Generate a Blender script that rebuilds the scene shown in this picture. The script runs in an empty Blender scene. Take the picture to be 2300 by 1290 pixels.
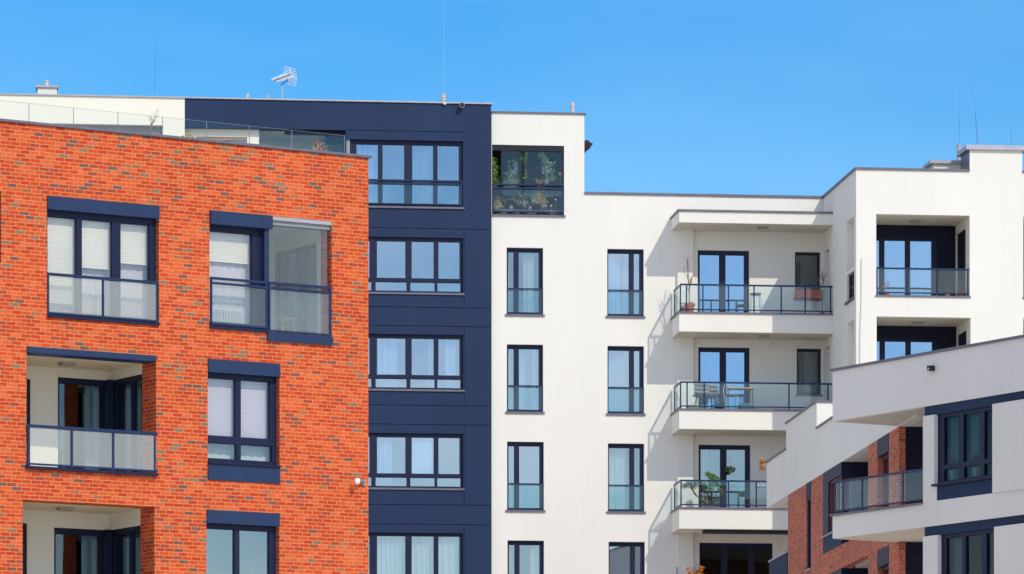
import bpy, bmesh, math, random
from mathutils import Vector, Matrix
random.seed(11)
C = bpy.context.scene.collection
SC = bpy.context.scene
R = math.radians
# ------------------------------------------------------------------ camera, sky, sun, exposure
W, H, FPX, HY, CAMZ = 2300.0, 1290.0, 11000.0, 2150.0, 1.6
cd = bpy.data.cameras.new('camera'); cam = bpy.data.objects.new('camera', cd); C.objects.link(cam)
cam.location = (0, 0, CAMZ); cam.rotation_euler = (R(90), 0, 0)
cd.sensor_width = 36; cd.sensor_fit = 'HORIZONTAL'; cd.lens = 36*FPX/W
cd.shift_y = (HY-H/2)/W; cd.clip_start = 1; cd.clip_end = 6000
SC.camera = cam
SUN_EL, SUN_AZ = R(39.0), math.atan2(.533, -.846)      # azimuth from +Y towards +X
wd = bpy.data.worlds.new('World'); SC.world = wd; wd.use_nodes = True
nt = wd.node_tree; nt.nodes.clear()
wo = nt.nodes.new('ShaderNodeOutputWorld'); bg = nt.nodes.new('ShaderNodeBackground')
sk = nt.nodes.new('ShaderNodeTexSky'); sk.sky_type = 'NISHITA'; sk.sun_disc = False
sk.sun_elevation = SUN_EL; sk.sun_rotation = SUN_AZ; sk.altitude = 0; sk.air_density = 1.0
sk.dust_density = 0.3; sk.ozone_density = 3.0
bg.inputs['Strength'].default_value = 0.15
# broken clouds to the sides of and behind the viewer, spread and brightened as added fill light; the patch of sky ahead is clear
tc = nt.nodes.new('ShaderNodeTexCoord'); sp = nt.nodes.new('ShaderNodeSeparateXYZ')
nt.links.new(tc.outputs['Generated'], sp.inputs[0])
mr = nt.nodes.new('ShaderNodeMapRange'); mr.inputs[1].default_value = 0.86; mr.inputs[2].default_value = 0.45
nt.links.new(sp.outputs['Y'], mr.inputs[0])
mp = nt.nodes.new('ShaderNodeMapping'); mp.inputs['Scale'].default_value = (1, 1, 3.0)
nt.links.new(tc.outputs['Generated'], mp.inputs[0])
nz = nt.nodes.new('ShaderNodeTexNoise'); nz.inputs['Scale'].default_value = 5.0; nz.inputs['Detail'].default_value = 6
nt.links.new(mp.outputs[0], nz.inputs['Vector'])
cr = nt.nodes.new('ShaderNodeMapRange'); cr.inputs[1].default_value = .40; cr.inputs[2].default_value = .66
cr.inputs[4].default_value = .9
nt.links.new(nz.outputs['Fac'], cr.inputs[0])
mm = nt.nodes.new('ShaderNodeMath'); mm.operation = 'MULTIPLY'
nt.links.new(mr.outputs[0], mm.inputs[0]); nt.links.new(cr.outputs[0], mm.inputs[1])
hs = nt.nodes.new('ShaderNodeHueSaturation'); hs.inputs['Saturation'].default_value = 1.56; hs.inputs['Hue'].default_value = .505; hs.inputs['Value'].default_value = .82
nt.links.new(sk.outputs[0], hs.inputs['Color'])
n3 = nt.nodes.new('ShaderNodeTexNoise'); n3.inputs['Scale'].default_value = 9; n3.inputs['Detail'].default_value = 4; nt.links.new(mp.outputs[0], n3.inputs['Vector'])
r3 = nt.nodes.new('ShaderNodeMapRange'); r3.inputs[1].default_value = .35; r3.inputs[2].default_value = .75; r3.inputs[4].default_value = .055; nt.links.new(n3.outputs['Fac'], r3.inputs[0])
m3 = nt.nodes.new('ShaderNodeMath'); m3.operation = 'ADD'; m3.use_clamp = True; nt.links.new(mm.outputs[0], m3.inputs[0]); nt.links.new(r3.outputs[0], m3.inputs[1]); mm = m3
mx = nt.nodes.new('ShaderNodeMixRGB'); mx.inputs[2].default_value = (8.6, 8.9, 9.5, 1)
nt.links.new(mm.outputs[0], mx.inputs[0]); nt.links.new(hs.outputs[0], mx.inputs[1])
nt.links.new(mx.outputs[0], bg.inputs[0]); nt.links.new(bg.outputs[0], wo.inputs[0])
sd = bpy.data.lights.new('sun', 'SUN'); so = bpy.data.objects.new('sun', sd); C.objects.link(so)
sd.energy = 2.25; sd.angle = R(0.5); sd.color = (1, .93, .80)
SV = Vector((math.sin(SUN_AZ)*math.cos(SUN_EL), math.cos(SUN_AZ)*math.cos(SUN_EL), math.sin(SUN_EL)))
so.rotation_euler = SV.to_track_quat('Z', 'Y').to_euler(); so.location = (60, -60, 80)
SC.view_settings.view_transform = 'Standard'; SC.view_settings.look = 'None'
SC.view_settings.exposure = 0.17; SC.view_settings.gamma = 1; SC.view_settings.use_curve_mapping = False
SC.render.engine = 'CYCLES'; SC.cycles.transparent_max_bounces = 16; SC.cycles.max_bounces = 8

# ------------------------------------------------------------------ materials
def nmat(name):
    m = bpy.data.materials.new(name); m.use_nodes = True
    t = m.node_tree; b = t.nodes['Principled BSDF']
    return m, t, b
def plain(name, col, rough=.6, metal=0., var=.06, scale=1.5, bump=0., bscale=60., streak=0.):
    m, t, b = nmat(name)
    b.inputs['Roughness'].default_value = rough; b.inputs['Metallic'].default_value = metal; b.inputs['Specular IOR Level'].default_value = .3
    tcn = t.nodes.new('ShaderNodeTexCoord'); mpn = t.nodes.new('ShaderNodeMapping')
    mpn.inputs['Scale'].default_value = (1, 1, .35 if streak else 1)
    t.links.new(tcn.outputs['Object'], mpn.inputs[0])
    n = t.nodes.new('ShaderNodeTexNoise'); n.inputs['Scale'].default_value = scale; n.inputs['Detail'].default_value = 5
    t.links.new(mpn.outputs[0], n.inputs['Vector'])
    ra = t.nodes.new('ShaderNodeMapRange'); ra.inputs[1].default_value = .3; ra.inputs[2].default_value = .7
    ra.inputs[3].default_value = 1-var; ra.inputs[4].default_value = 1+var*.5
    t.links.new(n.outputs['Fac'], ra.inputs[0])
    last = ra.outputs[0]
    if streak:
        mp2 = t.nodes.new('ShaderNodeMapping'); mp2.inputs['Scale'].default_value = (7, 7, .22)
        t.links.new(tcn.outputs['Object'], mp2.inputs[0])
        n2 = t.nodes.new('ShaderNodeTexNoise'); n2.inputs['Scale'].default_value = 1; n2.inputs['Detail'].default_value = 3
        t.links.new(mp2.outputs[0], n2.inputs['Vector'])
        r2 = t.nodes.new('ShaderNodeMapRange'); r2.inputs[1].default_value = .5; r2.inputs[2].default_value = .8
        r2.inputs[3].default_value = 1; r2.inputs[4].default_value = 1-streak
        t.links.new(n2.outputs['Fac'], r2.inputs[0])
        ml = t.nodes.new('ShaderNodeMath'); ml.operation = 'MULTIPLY'
        t.links.new(last, ml.inputs[0]); t.links.new(r2.outputs[0], ml.inputs[1]); last = ml.outputs[0]
    vm = t.nodes.new('ShaderNodeVectorMath'); vm.operation = 'SCALE'; vm.inputs[0].default_value = col
    t.links.new(last, vm.inputs['Scale']); t.links.new(vm.outputs[0], b.inputs['Base Color'])
    if bump:
        nb = t.nodes.new('ShaderNodeTexNoise'); nb.inputs['Scale'].default_value = bscale
        t.links.new(tcn.outputs['Object'], nb.inputs['Vector'])
        bp = t.nodes.new('ShaderNodeBump'); bp.inputs['Strength'].default_value = bump; bp.inputs['Distance'].default_value = .01
        t.links.new(nb.outputs['Fac'], bp.inputs['Height']); t.links.new(bp.outputs[0], b.inputs['Normal'])
    return m
def glass(name, tint, refl, rough=0.0, wob=.003, fres=1.0, gloss_tint=(.93, .97, 1), dust=0.):
    m = bpy.data.materials.new(name); m.use_nodes = True; t = m.node_tree; t.nodes.clear()
    o = t.nodes.new('ShaderNodeOutputMaterial'); tr = t.nodes.new('ShaderNodeBsdfTransparent'); tr.inputs[0].default_value = (*tint, 1)
    g = t.nodes.new('ShaderNodeBsdfGlossy'); g.inputs['Roughness'].default_value = rough; g.inputs[0].default_value = (*gloss_tint, 1)
    lw_ = t.nodes.new('ShaderNodeLayerWeight'); lw_.inputs[0].default_value = .5      # Schlick curve, the same from both sides of the pane
    f = t.nodes.new('ShaderNodeMath'); f.operation = 'POWER'; f.inputs[1].default_value = 5; t.links.new(lw_.outputs['Facing'], f.inputs[0])
    a = t.nodes.new('ShaderNodeMath'); a.operation = 'MULTIPLY_ADD'; a.inputs[1].default_value = .9*fres; a.inputs[2].default_value = refl+.04*fres; a.use_clamp = True
    mi = t.nodes.new('ShaderNodeMixShader')
    t.links.new(f.outputs[0], a.inputs[0]); t.links.new(a.outputs[0], mi.inputs[0])
    t.links.new(tr.outputs[0], mi.inputs[1]); t.links.new(g.outputs[0], mi.inputs[2]); sh = mi.outputs[0]
    if dust:
        df = t.nodes.new('ShaderNodeBsdfDiffuse'); df.inputs[0].default_value = (.72, .75, .74, 1); m2 = t.nodes.new('ShaderNodeMixShader'); m2.inputs[0].default_value = dust
        t.links.new(sh, m2.inputs[1]); t.links.new(df.outputs[0], m2.inputs[2]); sh = m2.outputs[0]
    t.links.new(sh, o.inputs[0])
    if wob:
        tcn = t.nodes.new('ShaderNodeTexCoord'); nb = t.nodes.new('ShaderNodeTexNoise'); nb.inputs['Scale'].default_value = .9; nb.inputs['Detail'].default_value = 1
        t.links.new(tcn.outputs['Object'], nb.inputs['Vector'])
        bp = t.nodes.new('ShaderNodeBump'); bp.inputs['Strength'].default_value = 1; bp.inputs['Distance'].default_value = wob
        t.links.new(nb.outputs['Fac'], bp.inputs['Height']); t.links.new(bp.outputs[0], g.inputs['Normal'])
    return m
def brick(name, ch=.075, bl=.212, sat=1.0, val=1.0):
    m, t, b = nmat(name); N = t.nodes.new; Lk = t.links.new
    b.inputs['Roughness'].default_value = .9; b.inputs['Specular IOR Level'].default_value = .15
    uv = N('ShaderNodeUVMap'); s = N('ShaderNodeSeparateXYZ'); Lk(uv.outputs[0], s.inputs[0])
    def M(op, a, bb=None, c=None):
        n = N('ShaderNodeMath'); n.operation = op
        for i, x in enumerate((a, bb, c)):
            if x is None: continue
            if isinstance(x, (int, float)): n.inputs[i].default_value = x
            else: Lk(x, n.inputs[i])
        return n.outputs[0]
    v = M('DIVIDE', s.outputs[1], ch); row = M('FLOOR', v); fv = M('FRACT', v)
    wn0 = N('ShaderNodeTexWhiteNoise'); wn0.noise_dimensions = '1D'; Lk(row, wn0.inputs['W'])
    off = M('MULTIPLY', M('FLOOR', M('MULTIPLY', wn0.outputs[0], 4.)), .25)
    off = M('ADD', M('MULTIPLY', row, .5), M('MULTIPLY', off, .3))
    u = M('ADD', M('DIVIDE', s.outputs[0], bl), off); col = M('FLOOR', u); fu = M('FRACT', u)
    cb = N('ShaderNodeCombineXYZ'); Lk(col, cb.inputs[0]); Lk(row, cb.inputs[1])
    wn = N('ShaderNodeTexWhiteNoise'); wn.noise_dimensions = '2D'; Lk(cb.outputs[0], wn.inputs['Vector'])
    ramp = N('ShaderNodeValToRGB'); ramp.color_ramp.interpolation = 'CONSTANT'
    cols = [(0, (.66, .070, .024)), (.16, (.76, .105, .030)), (.36, (.82, .135, .040)), (.52, (.72, .085, .025)), (.66, (.62, .064, .026)),
            (.76, (.80, .155, .060)), (.86, (.46, .085, .05)), (.92, (.26, .11, .09)), (.955, (.50, .16, .08)), (.98, (.33, .19, .12))]
    e = ramp.color_ramp.elements
    e[0].position, e[0].color = 0, (*cols[0][1], 1); e[1].position, e[1].color = cols[1][0], (*cols[1][1], 1)
    for p, c in cols[2:]:
        q = e.new(p); q.color = (*c, 1)
    Lk(wn.outputs[0], ramp.inputs[0])
    # soft firing marks inside a brick
    ns = N('ShaderNodeTexNoise'); ns.inputs['Scale'].default_value = 9; Lk(uv.outputs[0], ns.inputs['Vector'])
    nr = N('ShaderNodeMapRange'); nr.inputs[1].default_value = .3; nr.inputs[2].default_value = .7; nr.inputs[3].default_value = .84; nr.inputs[4].default_value = 1.1
    Lk(ns.outputs['Fac'], nr.inputs[0])
    nl = N('ShaderNodeTexNoise'); nl.inputs['Scale'].default_value = .45; nl.inputs['Detail'].default_value = 3; Lk(uv.outputs[0], nl.inputs['Vector'])
    nr2 = N('ShaderNodeMapRange'); nr2.inputs[1].default_value = .35; nr2.inputs[2].default_value = .65; nr2.inputs[3].default_value = .92; nr2.inputs[4].default_value = 1.06
    Lk(nl.outputs['Fac'], nr2.inputs[0])
    sc = N('ShaderNodeVectorMath'); sc.operation = 'SCALE'; Lk(ramp.outputs[0], sc.inputs[0]); Lk(M('MULTIPLY', nr.outputs[0], nr2.outputs[0]), sc.inputs['Scale'])
    # mortar mask
    mu = M('MINIMUM', fu, M('SUBTRACT', 1, fu)); mv = M('MINIMUM', fv, M('SUBTRACT', 1, fv))
    mk = M('MINIMUM', M('MULTIPLY', mu, bl), M('MULTIPLY', mv, ch))
    mk2 = N('ShaderNodeMapRange'); mk2.inputs[1].default_value = .0042; mk2.inputs[2].default_value = .0070
    Lk(mk, mk2.inputs[0])
    mi = N('ShaderNodeMixRGB'); Lk(mk2.outputs[0], mi.inputs[0]); mi.inputs[1].default_value = (.76, .37, .165, 1); Lk(sc.outputs[0], mi.inputs[2])
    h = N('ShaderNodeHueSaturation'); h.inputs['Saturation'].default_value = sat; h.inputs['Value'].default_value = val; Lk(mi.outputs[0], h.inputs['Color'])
    Lk(h.outputs[0], b.inputs['Base Color'])
    bp = N('ShaderNodeBump'); bp.inputs['Strength'].default_value = .6; bp.inputs['Distance'].default_value = .006
    Lk(M('ADD', mk2.outputs[0], M('MULTIPLY', ns.outputs['Fac'], .4)), bp.inputs['Height']); Lk(bp.outputs[0], b.inputs['Normal'])
    return m
def cloth(name, col, tl=.5):
    m = bpy.data.materials.new(name); m.use_nodes = True; t = m.node_tree; t.nodes.clear()
    o = t.nodes.new('ShaderNodeOutputMaterial'); d = t.nodes.new('ShaderNodeBsdfDiffuse'); tr = t.nodes.new('ShaderNodeBsdfTranslucent')
    d.inputs[0].default_value = (*col, 1); tr.inputs[0].default_value = (*col, 1)
    mi = t.nodes.new('ShaderNodeMixShader'); mi.inputs[0].default_value = tl*.5
    t.links.new(d.outputs[0], mi.inputs[1]); t.links.new(tr.outputs[0], mi.inputs[2]); t.links.new(mi.outputs[0], o.inputs[0])
    return m
M_ = dict(
    white=plain('white_render', (.80, .77, .705), .85, var=.06, scale=.3, bump=.25, bscale=90, streak=.02),
    cream=plain('cream_render', (.82, .79, .68), .85, var=.03, scale=.5, bump=.2, bscale=90),
    soffitw=plain('brick_lit_soffit', (.78, .66, .44), .9, var=.04, scale=1.2, bump=.2),  # warmth of light off the brick is put into this cream ceiling colour
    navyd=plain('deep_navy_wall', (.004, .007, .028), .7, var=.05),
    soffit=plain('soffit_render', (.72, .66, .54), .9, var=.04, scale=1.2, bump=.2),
    navy=plain('navy_cladding', (.0085, .026, .080), .65, var=.16, scale=.4, streak=.07),
    navyf=plain('navy_frame', (.0045, .009, .042), .5, var=.05),
    navyl=plain('navy_lintel', (.012, .031, .092), .5, var=.08, scale=1.0, streak=.06),
    rail=plain('navy_rail', (.010, .026, .085), .35, var=.05),
    dark=plain('dark_recess', (.012, .014, .022), .6),
    brown=plain('brown_wood_frame', (.12, .035, .03), .5),
    tan=plain('tan_wood_frame', (.33, .22, .17), .5),
    cap=plain('metal_coping', (.16, .155, .19), .45, metal=.4, var=.15, scale=3),
    capl=plain('zinc_flashing', (.42, .41, .45), .45, metal=.4, var=.12, scale=3),
    steel=plain('steel', (.62, .60, .58), .35, metal=.7, var=.1),
    chrome=plain('chrome', (.75, .75, .75), .2, metal=.9),
    whitep=plain('white_plastic', (.8, .79, .77), .4),
    greyp=plain('grey_plastic', (.28, .29, .31), .5),
    lamp=plain('lamp_housing', (.33, .32, .28), .5),
    terra=plain('terracotta', (.62, .14, .07), .8, var=.15, scale=8),
    black=plain('black_metal', (.012, .012, .018), .4),
    wood=plain('pale_wood', (.55, .38, .22), .5),
    bluec=plain('blue_fabric', (.07, .14, .20), .9),
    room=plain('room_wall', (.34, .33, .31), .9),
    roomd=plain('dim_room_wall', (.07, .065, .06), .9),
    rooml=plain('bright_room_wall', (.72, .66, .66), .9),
    roomb=plain('sky_blue_room_wall', (.07, .13, .22), .9),  # blue of the sky reflected in the panes is put into this wall
    blind=plain('ivory_blind', (.86, .80, .68), .7), blindl=plain('lilac_blind', (.66, .58, .66), .7),
    bark=plain('bark', (.09, .06, .045), .9, var=.3, scale=20),
    twig=plain('pale_twig', (.30, .20, .15), .9, var=.3, scale=20),
    leafd=plain('dark_leaf', (.035, .075, .025), .6, var=.5, scale=9),
    leafg=plain('green_leaf', (.15, .29, .05), .6, var=.5, scale=9),
    leafs=plain('silvery_leaf', (.36, .44, .32), .6, var=.4, scale=9),
    leafb=plain('needle_leaf', (.075, .12, .075), .7, var=.4, scale=9),
    leafo=plain('orange_leaf', (.62, .25, .03), .7, var=.5, scale=9),
    straw=plain('straw_leaf', (.62, .44, .18), .8, var=.4, scale=9),
    bloomp=plain('pink_bloom', (.75, .50, .52), .7), bloomw=plain('white_bloom', (.8, .8, .76), .7),
    bloomy=plain('orange_bloom', (.8, .35, .04), .7), bloomr=plain('red_bloom', (.6, .06, .04), .7),
    asphalt=plain('asphalt', (.20, .19, .18), .9, var=.2, scale=.4), paving=plain('paving', (.68, .64, .57), .9, var=.12, scale=.6),
    curt=cloth('white_curtain', (.78, .80, .80)), curtl=cloth('lilac_sheer', (.80, .72, .76), .3), curtb=cloth('pale_blue_sheer', (.72, .80, .84), .3), curtg=cloth('green_tint_curtain', (.66, .76, .66)), curtc=cloth('grey_curtain', (.48, .46, .44)),
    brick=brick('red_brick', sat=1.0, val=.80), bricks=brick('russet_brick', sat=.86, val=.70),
    gl=glass('window_glass', (.84, .90, .94), .16), glw=glass('clear_window_glass', (.95, .955, .95), .04), glb=glass('sky_tinted_glass', (.6, .75, .9), .34, gloss_tint=(.42, .68, .95)), gldu=glass('hazy_guard_glass', (.96, .965, .95), .0, wob=0, fres=.5, dust=.20), gld=glass('dark_glass', (.72, .80, .84), .04), glk=glass('shaded_glass', (.55, .72, .76), .0, fres=.55), glc=glass('coated_glass', (.70, .84, .96), .24),  # glb: blue of the reflected clear sky is put into the gloss tint
    glr=glass('railing_glass', (.90, .955, .96), .01, wob=0, fres=.7), glf=glass('loggia_front_glass', (.95, .97, .96), .02, wob=0, fres=.5, dust=.035), glt=glass('clear_guard_glass', (.965, .98, .97), .0, wob=0, fres=.4),
    glg=glass('green_glass', (.90, .95, .94), .015, wob=0, fres=.6),
)
# ------------------------------------------------------------------ mesh helper
class MB:
    """collects geometry in building coordinates (a along the facade, d out of it, z up); ax 0: u=a,t=d; ax +-1: u=d, t=+-a"""
    def __init__(s, ax=0): s.v = []; s.f = []; s.ax = ax; s.open = False
    def P(s, u, t, z): return (u, -t, z) if s.ax == 0 else (s.ax*t, -u, z)
    def quad(s, *pts):
        n = len(s.v); s.v += list(pts); s.f.append(tuple(range(n, n+len(pts))))
    def box(s, u0, u1, t0, t1, z0, z1):
        n = len(s.v)
        for z in (z0, z1):
            for u, t in ((u0, t0), (u1, t0), (u1, t1), (u0, t1)): s.v.append(s.P(u, t, z))
        s.f += [tuple(n+i for i in q) for q in ((0, 1, 2, 3), (4, 5, 6, 7), (0, 1, 5, 4), (1, 2, 6, 5), (2, 3, 7, 6), (3, 0, 4, 7))]
        return s
    def cells(s, u0, u1, z0, z1, t0, t1, holes=()):
        us = sorted({round(x, 5) for h in holes for x in h[:2] if u0 < x < u1} | {round(u0, 5), round(u1, 5)})
        zs = sorted({round(x, 5) for h in holes for x in h[2:4] if z0 < x < z1} | {round(z0, 5), round(z1, 5)})
        nu, nz_ = len(us)-1, len(zs)-1
        def solid(i, j):
            if i < 0 or j < 0 or i >= nu or j >= nz_: return False
            cu, cz = (us[i]+us[i+1])/2, (zs[j]+zs[j+1])/2
            return not any(h[0] < cu < h[1] and h[2] < cz < h[3] for h in holes)
        idx = {}
        def V(i, j, t):
            k = (i, j, t)
            if k not in idx: idx[k] = len(s.v); s.v.append(s.P(us[i], t, zs[j]))
            return idx[k]
        for i in range(nu):
            for j in range(nz_):
                if not solid(i, j): continue
                s.f.append((V(i, j, t1), V(i+1, j, t1), V(i+1, j+1, t1), V(i, j+1, t1)))
                s.f.append((V(i, j, t0), V(i, j+1, t0), V(i+1, j+1, t0), V(i+1, j, t0)))
                if not solid(i-1, j): s.f.append((V(i, j, t0), V(i, j, t1), V(i, j+1, t1), V(i, j+1, t0)))
                if not solid(i+1, j): s.f.append((V(i+1, j, t0), V(i+1, j+1, t0), V(i+1, j+1, t1), V(i+1, j, t1)))
                if not solid(i, j-1): s.f.append((V(i, j, t0), V(i+1, j, t0), V(i+1, j, t1), V(i, j, t1)))
                if not solid(i, j+1): s.f.append((V(i, j+1, t0), V(i, j+1, t1), V(i+1, j+1, t1), V(i+1, j+1, t0)))
        return s
    def tube(s, pts, rad, n=6):
        """pts in mapped (x,y,z) building coordinates"""
        pts = [Vector(p) for p in pts]; rr = rad if isinstance(rad, (list, tuple)) else [rad]*len(pts)
        base = len(s.v)
        for i, p in enumerate(pts):
            dr = (pts[min(i+1, len(pts)-1)]-pts[max(i-1, 0)]).normalized()
            x = dr.orthogonal().normalized(); y = dr.cross(x)
            for k in range(n):
                a = 2*math.pi*k/n; s.v.append(tuple(p+(x*math.cos(a)+y*math.sin(a))*rr[i]))
        for i in range(len(pts)-1):
            for k in range(n):
                k2 = (k+1) % n; s.f.append((base+i*n+k, base+i*n+k2, base+(i+1)*n+k2, base+(i+1)*n+k))
        s.f.append(tuple(base+k for k in range(n))); e = base+(len(pts)-1)*n; s.f.append(tuple(e+k for k in range(n)))
        return s
    def lathe(s, c, prof, n=16):
        base = len(s.v)
        for r_, z in prof:
            for k in range(n):
                a = 2*math.pi*k/n; s.v.append((c[0]+r_*math.cos(a), c[1]+r_*math.sin(a), c[2]+z))
        for i in range(len(prof)-1):
            for k in range(n):
                k2 = (k+1) % n; s.f.append((base+i*n+k, base+i*n+k2, base+(i+1)*n+k2, base+(i+1)*n+k))
        s.f.append(tuple(base+k for k in range(n))); e = base+(len(prof)-1)*n; s.f.append(tuple(e+k for k in range(n)))
        return s
    def leaf(s, c, size, narrow=.45):
        c = Vector(c); a = Vector((random.gauss(0, 1), random.gauss(0, 1), random.gauss(0, 1))).normalized(); b = a.orthogonal().normalized()
        b = (b*math.cos(x := random.uniform(0, 6.28))+a.cross(b)*math.sin(x)); s.quad(*(tuple(p) for p in (c-a*size*.5, c+b*size*narrow*.5, c+a*size*.5, c-b*size*narrow*.5))); s.open = True
    def build(s, name, mat, parent=None, smooth=False, label=None):
        me = bpy.data.meshes.new(name); me.from_pydata([tuple(v) for v in s.v], [], s.f); me.update()
        bm = bmesh.new(); bm.from_mesh(me)
        if not s.open: bmesh.ops.recalc_face_normals(bm, faces=bm.faces)
        uvl = bm.loops.layers.uv.new('UVMap'); bm.normal_update()
        for f in bm.faces:
            n = f.normal
            for l in f.loops:
                c = l.vert.co
                l[uvl].uv = (c.x, c.y) if abs(n.z) > .7 else ((c.y, c.z) if abs(n.x) > abs(n.y) else (c.x, c.z))
            f.smooth = smooth
        bm.to_mesh(me); bm.free(); me.materials.append(M_[mat] if isinstance(mat, str) else mat)
        o = bpy.data.objects.new(name, me); C.objects.link(o)
        if parent: o.parent = parent
        if label: o['label'] = label
        return o
def tag(o, label, cat, group=None):
    o['label'] = label; o['category'] = cat
    if group: o['group'] = group
    return o
# ------------------------------------------------------------------ facade frames measured from the photograph
class Frame:
    def __init__(s, x0, Y0, vpx):
        """u runs towards the vanishing point vpx (pixels from the centre line), always to the right in the picture"""
        s.O = ((x0-W/2)*Y0/FPX, Y0)
        s.th = math.atan2(FPX, vpx) if vpx > 0 else math.atan2(-FPX, -vpx)
        s.u = (math.cos(s.th), math.sin(s.th)); s.n = (math.sin(s.th), -math.cos(s.th))
    def root(s, name, label, cat):
        o = bpy.data.objects.new(name, None); C.objects.link(o); o.location = (s.O[0], s.O[1], 0); o.rotation_euler = (0, 0, s.th)
        return tag(o, label, cat)
    def hit(s, px, py, d=0.):
        r = (px-W/2)/FPX; On = s.O[0]*s.n[0]+s.O[1]*s.n[1]
        Y = (On+d)/(r*s.n[0]+s.n[1]); X = r*Y
        return (X-s.O[0])*s.u[0]+(Y-s.O[1])*s.u[1], CAMZ+(HY-py)*Y/FPX
    def hitp(s, px, py, a):
        r = (px-W/2)/FPX; Ou = s.O[0]*s.u[0]+s.O[1]*s.u[1]
        Y = (Ou+a)/(r*s.u[0]+s.u[1]); X = r*Y
        return (X-s.O[0])*s.n[0]+(Y-s.O[1])*s.n[1], CAMZ+(HY-py)*Y/FPX
    def rect(s, x0, x1, yt, yb, d=0.):
        """a0,a1,z0,z1 ; yt and yb are read at x0"""
        a0, z1 = s.hit(x0, yt, d); return a0, s.hit(x1, 0, d)[0], s.hit(x0, yb, d)[1], z1
    def rectp(s, x0, x1, yt, yb, a):
        d0, z1 = s.hitp(x0, yt, a); d1 = s.hitp(x1, 0, a)[0]; return min(d0, d1), max(d0, d1), s.hitp(x0, yb, a)[1], z1
def lerp(a, b, f): return a+(b-a)*f
# ------------------------------------------------------------------ components
def curtain(parent, ax, u0, u1, z0, z1, t, mat='curt', name='curtain', folds=None, amp=.035, taper=0.):
    mb = MB(ax); n = max(8, int(abs(u1-u0)*40)); m = 6; ph = random.uniform(0, 6); k = folds or 2*math.pi/random.uniform(.13, .2)
    g = []
    for j in range(m+1):
        z = lerp(z1, z0, j/m); row = []
        for i in range(n+1):
            u = lerp(u0, u1, i/n); u = lerp(u, (u0+u1)/2, taper*math.sin(j/m*math.pi)*.5)
            row.append(mb.P(u, t+amp*math.sin(ph+k*(i/n)*(u1-u0))+.3*amp*math.sin(2.7*k*(i/n)*(u1-u0)+j*.3), z))
        g.append(row)
    for j in range(m):
        for i in range(n): mb.quad(g[j][i], g[j][i+1], g[j+1][i+1], g[j+1][i])
    mb.open = True
    return mb.build(name, mat, parent, smooth=False)
def window(parent, ax, u0, u1, z0, z1, t, vs, hs, frame='navyf', pane='gl', room='room', rdepth=2.2, curtains=(), blind=None, sill=None, bmat='blind', depth=.08, lower=None, rpad=.6, flip=False):
    """vs, hs: fractions of the panes across and down; lower: other vs for the bottom row; t: outer face of the frame"""
    w_, h_ = u1-u0, z1-z0; fw = MB(ax); holes = []
    for j, (g0, g1) in enumerate(hs):
        vv = lower if (lower and j == len(hs)-1) else vs
        for f0, f1 in vv:
            f0, f1 = (1-f1, 1-f0) if flip else (f0, f1)
            holes.append((u0+w_*f0, u0+w_*f1, z1-h_*g1, z1-h_*g0))
    fw.cells(u0, u1, z0, z1, t-depth, t, holes)
    o = fw.build('window', frame, parent)
    sash = MB(ax)
    for k, h in enumerate(holes):      # glazing bead set back inside each opening
        b = .012; sash.cells(h[0]-.004, h[1]+.004, h[2]-.004, h[3]+.004, t-depth+.004, t-.028, [(h[0]+b, h[1]-b, h[2]+b, h[3]-b)])
    sash.build('sash', frame, o)
    for h in holes: MB(ax).box(h[0]+.006, h[1]-.006, t-.055, t-.047, h[2]+.006, h[3]-.006).build('pane', pane, o)
    if room:
        r = MB(ax); a0, a1, b0, b1, c0, c1 = u0-rpad, u1+rpad, t-depth-rdepth, t-depth-.002, z0-.25, z1+.2
        P = r.P
        r.quad(P(a0, b0, c0), P(a1, b0, c0), P(a1, b0, c1), P(a0, b0, c1)); r.quad(P(a0, b0, c0), P(a1, b0, c0), P(a1, b1, c0), P(a0, b1, c0))
        r.quad(P(a0, b0, c1), P(a1, b0, c1), P(a1, b1, c1), P(a0, b1, c1)); r.quad(P(a0, b0, c0), P(a0, b1, c0), P(a0, b1, c1), P(a0, b0, c1))
        r.quad(P(a1, b0, c0), P(a1, b1, c0), P(a1, b1, c1), P(a1, b0, c1))
        r.open = True; r.build('room', room, o)
    for c in curtains:                  # (f0, f1, mat, g0, g1)
        f0, f1, mt = c[:3]; g0, g1 = (c[3], c[4]) if len(c) > 4 else (0, 1)
        curtain(o, ax, u0+w_*f0, u0+w_*f1, z1-h_*g1, z1-h_*g0, t-depth-.16-random.uniform(0, .06), mt, amp=.010 if mt in ('curtl', 'curtb') else .035)
    if blind:                           # (f0, f1, g1)
        for f0, f1, g1 in blind:
            b = MB(ax); zz = z1; step = .05; b.open = True
            while zz > z1-h_*g1:
                b.box(u0+w_*f0, u0+w_*f1, t-depth-.10, t-depth-.075, zz-step*.93, zz); zz -= step
            b.build('blind', bmat, o)
    if sill: MB(ax).box(u0-.045, u1+.045, t-.02, sill, z0-.055, z0+.004).build('sill', 'cap', o)
    return o
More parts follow.
